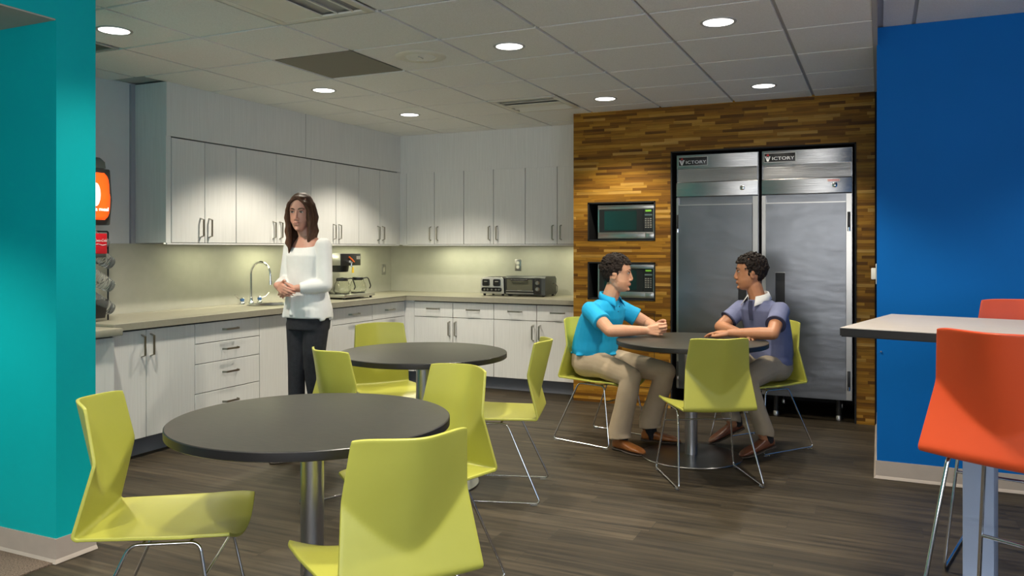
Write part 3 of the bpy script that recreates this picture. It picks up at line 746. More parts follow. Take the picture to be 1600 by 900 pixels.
place_chair('lime green chair that the man in the turquoise polo sits on', -2.012, 5.505, .963, -.27)

# ------------------------------------------------------------------ round tables
def round_table(label, x, y_):
    t_ = thing('round_table', label, 'table', (x, y_, 0), 0, 'round pedestal tables'); R_ = .484; z = .755
    B().lathe([(.001, z-.001), (R_-.010, z-.001), (R_-.010, z), (.001, z)], seg=12) if False else None
    B().lathe([(.001, z-.006), (R_-.004, z-.006), (R_-.0035, z-.0005), (R_-.006, z), (.001, z)], seg=96).build('table_top', 'table', t_, smooth=30)
    B().lathe([(R_-.05, z-.030), (R_-.004, z-.032), (R_, z-.029), (R_+.0005, z-.016), (R_, z-.003), (R_-.0036, z-.0008), (R_-.0036, z-.006), (R_-.05, z-.006)], seg=96, cap=False).build('edge_band', 'table_edge', t_, smooth=50)
    B().lathe([(.001, z-.029), (R_-.045, z-.029), (R_-.045, z-.006), (.001, z-.006)], seg=64).build('underside', 'table_edge', t_)
    B().lathe([(.0405, .012), (.0405, z-.04)], seg=40).build('pedestal', 'brushed', t_)
    B().lathe([(.001, z-.045), (.12, z-.042), (.12, z-.030), (.001, z-.030)], seg=32).build('mounting_plate', 'black', t_)
    B().lathe([(.001, .0), (.318, .0), (.325, .004), (.322, .009), (.06, .013), (.041, .016), (.001, .016)], seg=80).build('base_disc', 'disc', t_, smooth=30)
    return t_
round_table('round dark-topped pedestal table nearest the viewer on the left', -1.818, 2.275)
round_table('round dark-topped pedestal table in the middle, in front of the corner cabinets', -2.394, 3.990)
round_table('round dark-topped pedestal table where the two men sit', -1.114, 5.229)

# ------------------------------------------------------------------ bar table and stools
bt = thing('bar_table', 'tall rectangular bar table with a pale top and grey square post on the right', 'table', (-.127, 3.09, 0), math.radians(-13.4))
B().box((0, 0, 1.052), (1.9, .745, 1.0695), .002).build('table_top', 'bartop', bt)
B().box((.003, .003, 1.036), (1.897, .742, 1.052)).box((-.001, -.001, 1.040), (1.901, .746, 1.0665)).build('edge_band', 'table_edge', bt)
B().box((.33, .36, .014), (.43, .47, 1.036), .003).build('post', 'grey_post', bt)
B().box((.30, .12, 0), (.46, .70, .012), .003).build('foot_plate', 'grey_post', bt)
B().box((1.45, .36, .014), (1.55, .47, 1.036), .003).build('post', 'grey_post', bt)
B().box((1.42, .12, 0), (1.58, .70, .012), .003).build('foot_plate', 'grey_post', bt)
B().box((.25, .30, 1.02), (1.63, .52, 1.037)).build('apron', 'black', bt)
SZ = .745
def stool(label, x, y_, fx, fy):
    t_ = thing('bar_stool', label, 'stool', (x, y_, 0), math.atan2(-fx, fy), 'orange bar stools')
    shell_mesh(SZ, .90, 'red', parent=t_, ws=1.05)
    for s_ in (-1, 1):
        p = [(s_*.255, -.03, .0115), (s_*.255, .46, .0115), (s_*.19, .37, SZ-.018), (s_*.19, .12, SZ-.018)]
        B().tube(fillet(p, .028, True), .0065, 12, closed=True).build('leg_frame', 'chrome', t_)
    def at(f_, back): 
        x_ = .255+(.19-.255)*f_; ya, yb_ = (-.03, .12) if back else (.46, .37)
        return x_, ya+(yb_-ya)*f_, .0115+(SZ-.0295)*f_
    for f_, bk in ((.56, False),):
        x_, yy, zz_ = at(f_, bk); B().cyl((-x_, yy, zz_), (x_, yy, zz_), .006).build('footrest', 'chrome', t_)
    B().cyl((-.19, .16, SZ-.018), (.19, .16, SZ-.018), .006).cyl((-.19, .33, SZ-.018), (.19, .33, SZ-.018), .006).build('seat_support', 'chrome', t_)
    return t_
stool('orange-red bar stool with its back turned, at the right edge of the view', .302, 2.56, .47, .88)
stool('orange bar stool on the far side of the bar table, only its back top showing', .60, 4.19, -.23, -.973)

# ------------------------------------------------------------------ counter appliances
t_ = thing('toaster', 'four-slice steel toaster with black sides on the counter', 'toaster', (-3.645, 7.185, CZ))
b = B(); b.box((.004, .012, .018), (.266, .27, .185), .02, 3); b.build('housing', 'black', t_)
b = B(); b.prism([(.0, .022), (.262, .022), (.255, .165), (.235, .185), (.03, .185), (.008, .165)], 0, .014, 'Y', .003); b.build('front_plate', 'silver', t_)
for x_ in (.028, .148):
    b = B(); b.box((x_, -.004, .098), (x_+.078, .002, .165), .012, 3); sl = b.build('lever_window', 'black', t_)
    B().box((x_+.02, -.016, .138), (x_+.058, -.003, .146), .003).build('lever', 'steel_trim', sl)
cp = B().box((.02, -.003, .042), (.24, .003, .082), .015, 3).build('control_strip', 'black', t_)
for x_ in (.05, .085, .13, .175, .21):
    o = B().lathe([(.001, 0), (.001, .006), (.0085, .006), (.0105, 0)], seg=18).build('knob', 'steel_trim', cp); o.location = (x_, -.003, .062); o.rotation_euler = (PI/2, 0, 0)
for x_ in (.03, .235):
    for y_ in (.04, .24): B().lathe([(.012, 0), (.014, .02)], (x_, y_, 0), 16).build('foot', 'black', t_)
for x_ in (.06, .155): B().box((x_, .05, .1845), (x_+.055, .24, .1865)).build('slot', 'gap', t_)

t_ = thing('toaster_oven', 'black toaster oven with two knobs beside the toaster', 'toaster oven', (-3.372, 7.19, CZ))
b = B(); b.prism([(.0, .016), (.30, .016), (.30, .17), (.27, .196), (.03, .200), (.0, .18)], 0, .43, 'X', .006); b.build('housing', 'dark_grey', t_)
dr = B().box((.012, -.010, .040), (.312, .0, .182), .003).build('door', 'black', t_)
B().box((.026, -.0125, .062), (.298, -.0095, .168)).build('door_window', 'oven_glass', dr)
B().tube(fillet([(.075, -.01, .165), (.08, -.034, .160), (.24, -.034, .160), (.245, -.01, .165)], .01), .0065, 10).build('door_handle', 'black', dr)
B().box((.016, -.0115, .052), (.308, -.009, .060)).build('trim_bar', 'steel_trim', dr)
B().box((.14, -.013, .052), (.19, -.0115, .062), .003).build('maker_badge', 'steel_trim', dr)
B().box((.016, -.012, .026), (.312, -.002, .036), .002).build('crumb_tray', 'steel_trim', t_)
cp = B().box((.318, -.008, .022), (.385, .0, .186), .004).build('control_panel', 'black', t_)
for z_ in (.075, .135):
    o = B().lathe([(.001, 0), (.001, .016), (.015, .016), (.019, .002), (.021, 0)], seg=24).build('knob', 'steel_trim', cp); o.location = (.351, -.008, z_); o.rotation_euler = (PI/2, 0, 0)
for x_ in (.03, .40):
    for y_ in (.03, .27): B().lathe([(.012, 0), (.014, .018)], (x_, y_, 0), 16).build('foot', 'black', t_)
B().tube([(.42, .20, .12), (.455, .19, .13), (.485, .18, .10), (.488, .17, .05), (.46, .17, .008), (.42, .20, .005)], .0035, 8).build('power_cord', 'black', t_)

# coffee maker with two carafes; front faces +X
t_ = thing('coffee_maker', 'two-warmer drip coffee maker with a black control face', 'coffee maker', (-4.40, 6.02, CZ), RL)
# local: x along the counter (+Y world), y into the wall (-X world)
B().box((0, .04, .018), (.48, .46, .046), .004).build('warmer_base', 'steel_trim', t_)
for x_ in (.03, .45):
    for y_ in (.07, .43): B().cyl((x_, y_, 0), (x_, y_, .02), .012).build('foot', 'black', t_)
B().box((.02, .32, .046), (.30, .46, .42), .006).build('tower', 'steel_trim', t_)
B().box((.0, .09, .315), (.30, .46, .425), .006).build('brew_head', 'steel_trim', t_)
ff = B().box((.0, .078, .312), (.30, .092, .422), .003).build('control_face', 'black', t_)
B().tube([(.11, .075, .395), (.135, .06, .37), (.16, .05, .345)], [.010, .012, .008], 10, flat=.6).build('red_lever', 'orange', ff)
B().cyl((.09, .078, .350), (.09, .045, .350), .012).cyl((.07, .05, .352), (.125, .05, .340), .007).cyl((.12, .055, .345), (.12, .055, .30), .008).build('tap', 'chrome', ff)
B().cyl((.15, .06, .30), (.15, .06, .245), .008, .011).build('yellow_tag', 'yellow', ff)
B().lathe([(.075, .255), (.085, .318), (.001, .318), (.001, .252), (.07, .252)], (.13, .19, 0), 28).build('brew_basket', 'black', t_)
for x_ in (.24, .26, .28): B().box((x_-.004, .0765, .37), (x_+.004, .079, .40)).build('indicator', 'white_plastic', ff)
for x_, y_ in ((.12, .16), (.37, .16)): B().lathe([(.001, .046), (.07, .046), (.068, .052), (.001, .052)], (x_, y_, 0), 28).build('warmer_plate', 'black', t_)
def carafe(label, x, y_):
    c = thing('coffee_carafe', label, 'carafe', (x, y_, CZ+.0525), 0, 'glass coffee carafes')
    B().lathe([(.001, .001), (.062, .001), (.078, .02), (.080, .045), (.070, .085), (.052, .118), (.050, .135), (.047, .135), (.049, .118), (.067, .085), (.077, .045), (.075, .021), (.060, .004), (.001, .004)], seg=40, cap=False).build('glass_bowl', 'glass', c)
    B().lathe([(.0525, .116), (.055, .130), (.052, .143), (.001, .150), (.001, .140), (.049, .134)], seg=32).build('lid_band', 'black', c)
    B().tube(fillet([(.045, .02, .135), (.085, .045, .142), (.105, .062, .06), (.095, .055, .035)], .02), [.010]*14, 10, flat=.6).build('handle', 'black', c)
    return c
carafe('glass coffee carafe on the nearer warmer, in front of the brewer', -4.56, 6.14)
carafe('glass coffee carafe on the right-hand warmer of the coffee maker', -4.56, 6.39)

# drink machine at the far left with cup rack
DX, DY = -4.62, 3.10
t_ = thing('drink_dispenser', 'tall dark drink dispenser with a backlit orange sign, mostly behind the teal wall', 'drink dispenser', (DX, DY, .862), RL)
# local x along +Y, y into wall, front at y=0
W_ = .545
B().box((0, .0, .0), (W_-.10, .30, .10), .01).build('drip_base', 'dark_grey', t_)
B().box((.02, .20, .10), (W_-.06, .34, .70), .01).build('back_column', 'dark_grey', t_)
pr = [(-.085, .64), (-.105, .80), (-.085, 1.0), (.22, 1.0), (.22, .64)]
b = B(); b.prism(pr, 0, W_, 'X', .018); hd = b.build('sign_housing', 'dark_grey', t_)
b = B(); b.prism([(-.07, 1.004), (-.06, 1.05), (-.02, 1.078), (.18, 1.078), (.21, 1.05), (.21, 1.004)], .01, W_-.02, 'X', .012); b.build('top_cap', 'grey_lid', t_)
nx, seg_ = 14, 14
rows = []
for i in range(seg_+1):
    v = i/seg_; z_ = .672+v*.300; yb_ = -.110-.014*math.sin(v*PI)+(.006 if v > .5 else 0)
    hwz = .235*(1-abs(2*v-1)**8*.12)
    rows.append([(W_/2+hwz*(2*j/nx-1), yb_, z_) for j in range(nx+1)])
sg = B().sheet(rows).build('lit_sign', 'sign_em', t_); sm = sg.modifiers.new('t', 'SOLIDIFY'); sm.thickness = .006
B().ell((W_-.147, -.130, .83), (.034, .006, .075), seg=24).build('white_shape', 'sign_white', sg)
text('a meal', .034, 'sign_lettering', 'sign_white', sg, (W_-.100, -.1275, .738), (PI/2, 0, 0), extrude=.001, sx=1.1, align='CENTER')
# valves with a brand card
for k, x_ in enumerate((.10, .22, .34)):
    B().box((x_, -.06, .44), (x_+.06, .20, .60), .01).build('valve', 'black', t_)
cd = B().box((W_-.145, -.105, .455), (W_-.045, -.095, .585), .004).build('valve_card', 'label_red', t_)
text('Coca-Cola', .026, 'card_lettering', 'white_ink', cd, (W_-.095, -.1058, .54), (PI/2, 0, 0), sx=.82, shear=.3)
B().tube([(W_-.138, -.1055, .512), (W_-.11, -.1055, .517), (W_-.08, -.1055, .509), (W_-.052, -.1055, .515)], .002, 6).build('card_wave', 'white_ink', cd)
B().box((W_-.143, -.104, .432), (W_-.05, -.08, .455), .003).build('card_base', 'dark_grey', cd)
B().box((W_-.19, -.10, .40), (W_-.15, .0, .60), .006).build('lever_block', 'black', t_)
# cup rack
rk = thing('cup_rack', 'black wire rack holding tilted stacks of cups beside the drink dispenser', 'rack', (-4.62, 3.50, .862), RL)
B().tube(fillet([(.0, 0, .60), (.19, 0, .60), (.19, 0, .006)], .012), .0055, 10).tube([(.0, .12, .60), (.0, .12, .006)], .005, 8).tube([(0, 0, .60), (0, .12, .60)], .005, 8).build('frame', 'black', rk)
for z_ in (.14, .29, .42):
    B().tube([(.0, .0, z_+.03), (.05, -.02, z_), (.11, -.02, z_-.02), (.15, .0, z_-.01), (.19, .0, z_+.005)], .0035, 8).build('cradle', 'black', rk)
B().lathe([(.016, 0), (.016, .006), (.008, .01)], (.19, 0, 0), 14).build('foot', 'black', rk)
B().prism([(-.05, .04), (.115, .04), (.14, .16), (-.05, .16)], -.07, .09, 'Y', .004).build('bottom_tray', 'black', rk)
def cups(label, z_, dx):
    c = thing('cup_stack', label, 'cups', (-4.60, 3.50+dx, .862+z_), RL, 'stacks of clear plastic cups')
    prof = []
    for k in range(7):
        a = k*.022; prof += [(.040+.0012*k, a), (.0445+.0012*k, a+.018)]
    prof += [(.052, .18), (.048, .18)]
    prof = [(.001, 0), (.036, 0)]+prof+[(.001, .175)]
    o = B().lathe(prof, seg=28).build('cups', 'clear', c); o.rotation_euler = (0, math.radians(-62), 0); o.location = (.155, -.01, -.01)
    o2 = B().lathe([(.049, .17), (.052, .172), (.052, .30), (.049, .30)], seg=28).build('sleeve', 'clear', c); o2.rotation_euler = (0, math.radians(-62), 0); o2.location = (.155, -.01, -.01)
cups('topmost stack of clear plastic cups, behind the red drink card', .52, -.01)
cups('stack of clear plastic cups just below the red drink card', .40, .03)
cups('stack of clear plastic cups above the black tray', .25, .03)
cups('lowest stack of clear plastic cups, beside the black tray', .10, .03)

# ------------------------------------------------------------------ people
def V(*a): return Vector(a)
def hand(b, wrist, d, n, side, curls, spread=.10, scale=1.0, thumb=None, tcurl=.5):
    """palm + four fingers + thumb. d finger direction, n back-of-hand normal, side +1 when the thumb is on the d x n side"""
    d = Vector(d).normalized(); n = Vector(n); n = (n-d*n.dot(d)).normalized(); s_ = d.cross(n).normalized()*side
    S = scale; w0 = Vector(wrist)
    b.cap(w0-d*.02*S, .026*S, w0+d*.012*S, .025*S, 12)
    base = [(.030, .094, [.040, .025, .021], .0085), (.010, .098, [.045, .028, .022], .0087), (-.010, .094, [.041, .026, .021], .0083), (-.028, .085, [.032, .020, .018], .0074)]
    for (lx, ly, ph, r) in base:
        k = w0+s_*lx*S+d*ly*S
        b.cap(w0+s_*lx*.55*S+d*.018*S, .0155*S, k, .0115*S, 10)
    b.ell(w0+d*.052*S, (.038*S, .038*S, .038*S), seg=12) if False else None
    for i, (lx, ly, ph, r) in enumerate(base):
        k = w0+s_*lx*S+d*ly*S; ang = 0; cur = k; cd = d+s_*(lx*spread*12*.3)
        c = curls[i] if isinstance(curls, (list, tuple)) else curls
        for j, Lp in enumerate(ph):
            ang += c*(.8, 1.0, .7)[j]
            dd = (cd.normalized()*math.cos(ang)-n*math.sin(ang)).normalized()
            nx_ = cur+dd*Lp*S; b.cap(cur, r*S*(1-.07*j), nx_, r*S*(1-.07*(j+1)), 8); cur = nx_
    tb = w0+s_*.022*S+d*.022*S-n*.006*S
    td = thumb if thumb else (d*.72+s_*.62-n*.25)
    td = Vector(td).normalized(); p1 = tb+td*.042*S; p2 = p1+(td*math.cos(tcurl)+(d-s_*.4).normalized()*math.sin(tcurl)).normalized()*.030*S; p3 = p2+(td*.5+d*.8-s_*.3).normalized()*.024*S
    b.cap(tb, .0155*S, p1, .0115*S, 10); b.cap(p1, .0112*S, p2, .0095*S, 8); b.cap(p2, .0095*S, p3, .0078*S, 8)
def head_geo(b, c, R, S=1.0, female=False, nose=1.0):
    P = lambda x, y_, z_: c+R@Vector((x*S, y_*S, z_*S)); q = R.to_quaternion()
    E = lambda p, r, rot=None: b.ell(P(*p), tuple(k*S for k in r), (q@rot.to_quaternion()) if rot else q, 16)
    lv = [(.121, .000, -.040, .022), (.115, .036, -.068, .046), (.100, .060, -.088, .061), (.078, .076, -.100, .070), (.052, .085, -.106, .0745), (.030, .0875, -.107, .0755),
          (.012, .0810, -.105, .0745), (-.008, .0815, -.098, .073), (-.028, .0835, -.086, .0705), (-.048, .0840, -.070, .066), (-.066, .0840, -.052, .0600), (-.083, .0810, -.034, .0530), (-.098, .0790, -.018, .0430), (-.110, .0700, -.004, .0310), (-.117, .0520, .010, .0170)]
    k_ = .93 if female else 1.0; rg = []
    for z_, f_, b_, w_ in lv:
        ring = []
        if female and z_ < -.06: w_ *= .90
        for q_ in range(32):
            t = 2*PI*q_/32; ca, sa = math.cos(t), math.sin(t); yc_ = -.012 if z_ > -.03 else .010
            e_ = .84 if sa > 0 else 1.0
            ring.append(P(w_*k_*math.copysign(abs(ca)**e_, ca), yc_+(f_-yc_ if sa > 0 else yc_-b_)*math.copysign(abs(sa)**e_, sa), z_))
        rg.append(ring)
    b.rings(rg)
    for s_ in (-1, 1):
        E((s_*.026, .0790, .0300), (.021, .0090, .0075))
        E((s_*.0755*k_, -.010, -.010), (.007, .019, .031), Euler((math.radians(-10), 0, s_*math.radians(-20))))
        E((s_*.080*k_, -.016, .004), (.0075, .016, .016), Euler((0, 0, s_*math.radians(-28))))
        E((s_*.0115, .0900, -.0345), (.0075, .009, .0070))
    b.cap(P(0, .0810, .024), .0072*S, P(0, .1000, -.024), .0088*S*nose, 10)
    b.cap(P(0, .0990, -.024), .0092*S*nose, P(0, .0960, -.034), .0085*S, 10)
    E((0, .0830, -.0615), (.025, .009, .013)); E((0, .0800, -.098), (.017, .010, .011))
    E((0, .0895, -.0570), (.018, .0055, .0045)); E((0, .0890, -.0670), (.016, .0060, .0052))
def face_bits(body, c, R, S=1.0, hairm='hair', lip='lip'):
    P = lambda x, y_, z_: c+R@Vector((x*S, y_*S, z_*S)); q = R.to_quaternion()
    for s_ in (-1, 1):
        e = B().ell(P(s_*.030, .0745, .012), (.0130*S, .0090*S, .0062*S), q, 14).build('eye', 'eye', body)
        B().ell(P(s_*.030, .0812, .012), (.0055*S, .0032*S, .0055*S), q, 12).build('iris', 'iris', e)
        B().tube([P(s_*.0165, .0815, .013), P(s_*.024, .0835, .0185), P(s_*.034, .0812, .0185), P(s_*.0440, .0745, .012)], [.0012, .0018, .0018, .001], 6).build('eyelid', hairm, e)
        B().tube([P(s_*.012, .0880, .031), P(s_*.024, .0875, .0355), P(s_*.038, .0800, .0360), P(s_*.050, .0680, .030)], [.0028*S, .0040*S, .0036*S, .0015*S], 8).build('eyebrow', hairm, body)
    B().tube([P(-.021, .0845, -.0605), P(-.010, .0910, -.0575), P(0, .0922, -.059), P(.010, .0910, -.0575), P(.021, .0845, -.0605)], [.0015, .0034, .0036, .0034, .0015], 8).tube([P(-.018, .0845, -.0640), P(0, .0915, -.0665), P(.018, .0845, -.0640)], [.0015, .0042, .0015], 8).build('lips', lip, body)
def scalp_hair(parent, c, R, S, seed, m='hair', thick=.016, curl=.0068, n=1500, fringe=.055):
    rnd = random.Random(seed); P = lambda x, y_, z_: c+R@Vector((x*S, y_*S, z_*S))
    b = B(); b.ell(P(0, -.020, .036), tuple(k*S for k in (.0800, .094, .096)), R.to_quaternion(), 24)
    k = 0
    while k < n:
        u = rnd.uniform(-1, 1); th = rnd.uniform(0, 2*PI); r_ = math.sqrt(1-u*u); x, y_, z_ = r_*math.cos(th), r_*math.sin(th), u
        px, py, pz = x*.079, -.016+y_*.097, .034+z_*.096
        # hairline: face stays clear, sides end above the ears, nape goes low
        lim = -.055 if py < -.045 else (-.004 if py < -.008 else (-.012 if py < .012 else (.030 if py < .032 else .068)))
        if py > .012 and pz < .05 and abs(px) < .055: continue
        if pz < lim: continue
        k += 1; rr = rnd.uniform(.6, 1.35)*curl; out = 1+rnd.uniform(0, thick*9)*(.35 if pz < .02 else 1)
        b.ell(P(px*out, -.016+(py+.016)*out, .034+(pz-.034)*out), rr*S, seg=8)
    o = b.build('hair', m, parent); return remesh(o, .0030, 2, .5)
def shoe(parent, heel, toe, m='shoe', up=0.0, pitch=0.0):
    """heel/toe are floor points of the sole"""
    h = Vector(heel); t = Vector(toe); d = (t-h); Ln = d.length; d.normalize(); s_ = d.cross(V(0, 0, 1)).normalized(); u = s_.cross(d).normalized()
    def ring(f, w_, z0, z1, n=18):
        c = h+d*Ln*f; out = []
        for k in range(n):
            a = 2*PI*k/n; ca, sa = math.cos(a), math.sin(a)
            zz_ = (z0+z1)/2+(z1-z0)/2*math.copysign(abs(sa)**.7, sa); out.append(c+s_*w_*math.copysign(abs(ca)**.75, ca)+u*zz_)
        return out
    up_ = [(0.0, .020, .018, .055), (.03, .030, .014, .085), (.12, .035, .012, .098), (.24, .036, .012, .094), (.34, .037, .012, .078), (.45, .040, .012, .066), (.6, .045, .012, .056), (.75, .046, .012, .048), (.87, .040, .012, .040), (.95, .028, .012, .030), (1.0, .012, .012, .020)]
    o = B().rings([ring(*q) for q in up_]).build('shoe_upper', m, parent, smooth=80); o.modifiers.new('s', 'SUBSURF').levels = 1; o.modifiers['s'].render_levels = 1
    so = [(-.01, .018, 0, .016), (.03, .033, 0, .016), (.24, .037, 0, .016), (.255, .036, .006, .016), (.36, .036, .006, .015), (.45, .042, .0, .013), (.6, .048, 0, .012), (.78, .048, 0, .012), (.9, .040, 0, .012), (.98, .022, .001, .012), (1.02, .008, .003, .011)]
    B().rings([ring(*q) for q in so]).build('sole', 'sole', o, smooth=50)
    b = B()
    for k in range(4):
        f = .30+.06*k; zt = .088-.012*k+.001; c = h+d*Ln*f; b.tube([c-s_*.014+u*(zt-.004), c+u*(zt+.002), c+s_*.014+u*(zt-.004)], .0022, 6)
    b.build('laces', 'sock', o)
    return o
def collar(parent, c, r, m, tilt=.0, open_=.5, hgt=.042, flare=.022, rot=0, droop=.5):
    """folded polo collar: a ring round the neck, open at the front"""
    n = 40; rows = [[], [], [], []]; c = Vector(c)
    for k in range(n+1):
        a = PI/2+open_+(2*PI-2*open_)*k/n; ca, sa = math.cos(a+rot), math.sin(a+rot); f = max(0, math.sin(a))  # front
        e = abs(2*k/n-1)
        z_ = -tilt*sa
        rows[0].append(c+V(ca*(r+.003), sa*(r+.003), z_+hgt*.15)); rows[1].append(c+V(ca*(r+.004), sa*(r+.004), z_+hgt))
        rows[2].append(c+V(ca*(r+.013), sa*(r+.013), z_+hgt*.98)); ex = e**6*.025
        rows[3].append(c+V(ca*(r+flare+ex), sa*(r+flare+ex), z_+hgt*.10-ex*.8-.004))
    o = B().sheet([[Vector(p) for p in rw] for rw in rows]).build('collar', m, parent, smooth=80)
    sm = o.modifiers.new('t', 'SOLIDIFY'); sm.thickness = .0035; return o
def rotz(a): return Matrix.Rotation(a, 3, 'Z')
def head_rot(yaw, pitch=0, roll=0): return Matrix.Rotation(yaw, 3, 'Z')@Matrix.Rotation(pitch, 3, 'X')@Matrix.Rotation(roll, 3, 'Y')

# --- man in the turquoise polo (local: +x his right, +y forward)
pl = thing('person', 'seated man in a turquoise polo and khaki trousers, hands clasped on the table', 'person', (-1.85, 5.46, 0), math.atan2(-.963, -.27))
hc = V(0, .190, 1.172); HR = head_rot(math.radians(26), math.radians(-4)); HS = 1.03
b = B()
b.loft([((0, -.01, .47), .15, .11), ((0, -.02, .56), .155, .11), ((0, -.01, .70), .14, .10), ((0, .03, .82), .155, .10), ((0, .07, .92), .15, .08), ((0, .10, .97), .08, .06)])
b.chain([(V(0, .095, .93), .062), (V(0, .135, 1.02), .057), (V(0, .165, 1.09), .056)])
head_geo(b, hc, HR, HS)
R_SH, R_EL, R_WR = V(.175, .085, .925), V(.262, .300, .802), V(.040, .445, .797)
L_SH, L_EL, L_WR = V(-.175, .085, .925), V(-.285, .275, .806), V(-.060, .452, .806)
b.chain([(R_SH, .056), (R_SH.lerp(R_EL, .5), .048), (R_EL, .041), (R_EL.lerp(R_WR, .3), .042), (R_WR, .0275)], 16)
b.chain([(L_SH, .056), (L_SH.lerp(L_EL, .5), .048), (L_EL, .041), (L_EL.lerp(L_WR, .3), .042), (L_WR, .0275)], 16)
hand(b, R_WR, V(-.18, .98, .05), V(.98, .18, .10), -1, [1.0, 1.0, 1.0, 1.0], tcurl=.3, thumb=V(-.35, .80, .45), scale=.98)
hand(b, L_WR+V(0, .006, .009), V(.22, .97, .05), V(-.97, .22, .10), 1, [1.0, 1.0, 1.0, 1.0], tcurl=.3, thumb=V(.35, .80, .50), scale=.98)
for s_, kn, an in ((1, V(.165, .415, .490), V(.185, .335, .10)), (-1, V(-.165, .490, .495), V(-.125, .375, .10))):
    b.chain([(V(s_*.085, .02, .54), .078), (kn, .052), (an, .036)], 14)
body = remesh(b.build('body', 'skin1', pl), .0042, 3, .5)
face_bits(body, hc, HR, HS)
scalp_hair(pl, hc, HR, HS, 3)
# shirt
b = B()
b.loft([((0, -.002, .600), .168, .142), ((0, .0, .64), .174, .150), ((0, .008, .70), .170, .148), ((0, .030, .78), .176, .142), ((0, .060, .86), .186, .134), ((0, .082, .92), .184, .115), ((0, .098, .965), .142, .086), ((0, .112, .992), .082, .064)])
for SH, EL in ((R_SH, R_EL), (L_SH, L_EL)):
    e_ = SH.lerp(EL, .60); b.chain([(SH+V(0, 0, -.004), .066), (SH.lerp(EL, .3), .063)], 16); b.tube([SH.lerp(EL, .1), SH.lerp(EL, .4), e_], [.062, .063, .068], 20)
for k in range(7):      # hem folds over the belt
    a = -PI*.9+k*.9; b.ell((.15*math.cos(a), .0+.130*math.sin(a), .606), (.05, .032, .012), seg=12)
sh = remesh(b.build('polo_shirt', 'polo_blue', pl), .006, 3, .5)
collar(sh, (0, .128, .985), .060, 'polo_blue', tilt=.022)
B().sheet([[V(-.016+.032*j, .178-.02*k+.002, .985-.055*k) + V(0, .012*math.sin(k*1.2)+.012, 0) for j in range(2)] for k in range(4)]).build('placket', 'polo_blue', sh)
for k in range(2): B().ell((0, .205-.010*k, .945-.035*k), (.005, .003, .005), seg=10).build('button', 'navy', sh)
# trousers
b = B()
b.loft([((0, .01, .470), .16, .13), ((0, .0, .52), .178, .150), ((0, -.002, .58), .172, .148), ((0, -.005, .635), .160, .138)])
for s_, kn, an in ((1, V(.165, .405, .492), V(.185, .325, .125)), (-1, V(-.165, .480, .497), V(-.125, .375, .15))):
    b.chain([(V(s_*.088, -.02, .535), .094), (V(s_*.10, .12, .540), .090), (kn.lerp(V(s_*.1, .12, .54), .35), .080), (kn, .068)], 18)
    b.tube([kn+V(0, .0, .02), kn.lerp(an, .25), kn.lerp(an, .6), an, an+V(0, .005, -.045)], [.062, .072, .070, .076, .080], 24)
    rnd = random.Random(4+s_)
    for k in range(4): b.tube([kn+V(-.05, -.055+.01*k, -.04-.022*k), kn+V(0, -.07-.004*k, -.03-.024*k), kn+V(.05, -.05, -.045-.02*k)], [.006, .009, .006], 8)
    for k in range(4): b.tube([V(s_*.07, .07+.03*k, .615-.01*k), V(s_*.13, .06+.03*k, .60), V(s_*.17, .09+.03*k, .555)], [.006, .010, .006], 8)
tr = remesh(b.build('trousers', 'khaki', pl), .006, 3, .5)
rg = [[V((.163+dx)*math.cos(a), -.005+(.140+dx)*math.sin(a), z_) for a in [2*PI*k/40 for k in range(40)]] for dx, z_ in ((0, .612), (.005, .613), (.005, .640), (0, .641))]
B().rings(rg, cap=False).build('belt', 'belt', pl)
for s_, hl, to in ((1, V(.19, .285, .0), V(.225, .545, .0)), (-1, V(-.095, .325, .010), V(-.20, .575, .010))):
    shoe(pl, hl, to); an = V(.187, .345, .0) if s_ > 0 else V(-.118, .385, .0)
    B().chain([(an+V(0, .01, .055), .036), (an+V(0, 0, .085), .043), (an+V(0, -.005, .20), .043)], 16).build('sock', 'sock', pl)
B().rings([[R_WR+V(-.02, .014, 0)+(V(.72, .52, 0).normalized()*math.cos(a)+V(0, 0, 1)*math.sin(a))*(.031) + V(-.52, .72, 0).normalized()*o_ for a in [2*PI*k/24 for k in range(24)]] for o_ in (-.0015, .0015)], cap=False).build('bracelet', 'bracelet', pl)

# --- man in the grey polo
pr_ = thing('person', 'seated man in a grey-blue polo with a white collar, one hand resting on the table', 'person', (-.715, 5.77, 0), math.atan2(.59, -.807))
hc = V(.045, .105, 1.182); HR = head_rot(math.radians(-40), math.radians(-2)); HS = 1.0
b = B()
b.loft([((0, -.02, .47), .15, .11), ((0, -.03, .56), .155, .11), ((0, -.03, .70), .14, .10), ((0, .0, .82), .155, .10), ((0, .04, .93), .15, .08), ((0, .055, .985), .08, .06)])
b.chain([(V(0, .045, .93), .060), (V(.015, .065, 1.02), .055), (V(.03, .085, 1.10), .055)])
head_geo(b, hc, HR, HS)
L_SH, L_EL, L_WR = V(-.172, .050, .935), V(-.300, .255, .803), V(-.070, .395, .793)
R_SH, R_EL, R_WR = V(.165, .060, .930), V(.205, .225, .803), V(-.045, .295, .790)
for SH, EL, WR in ((L_SH, L_EL, L_WR), (R_SH, R_EL, R_WR)):
    b.chain([(SH, .055), (SH.lerp(EL, .5), .047), (EL, .040), (EL.lerp(WR, .3), .041), (WR, .0265)], 16)
hand(b, L_WR, V(.93, .36, -.02), V(0, .12, 1), -1, [.24, .26, .30, .34], thumb=V(.72, .66, -.22), tcurl=.2)
hand(b, R_WR, V(-.97, .20, -.02), V(0, 0, 1), 1, [.30, .30, .32, .34], thumb=V(-.7, .7, -.2), tcurl=.2)
LK, LA = V(-.190, .385, .495), V(-.235, .255, .115); RK, RA = V(.130, .400, .495), V(.095, .215, .150)
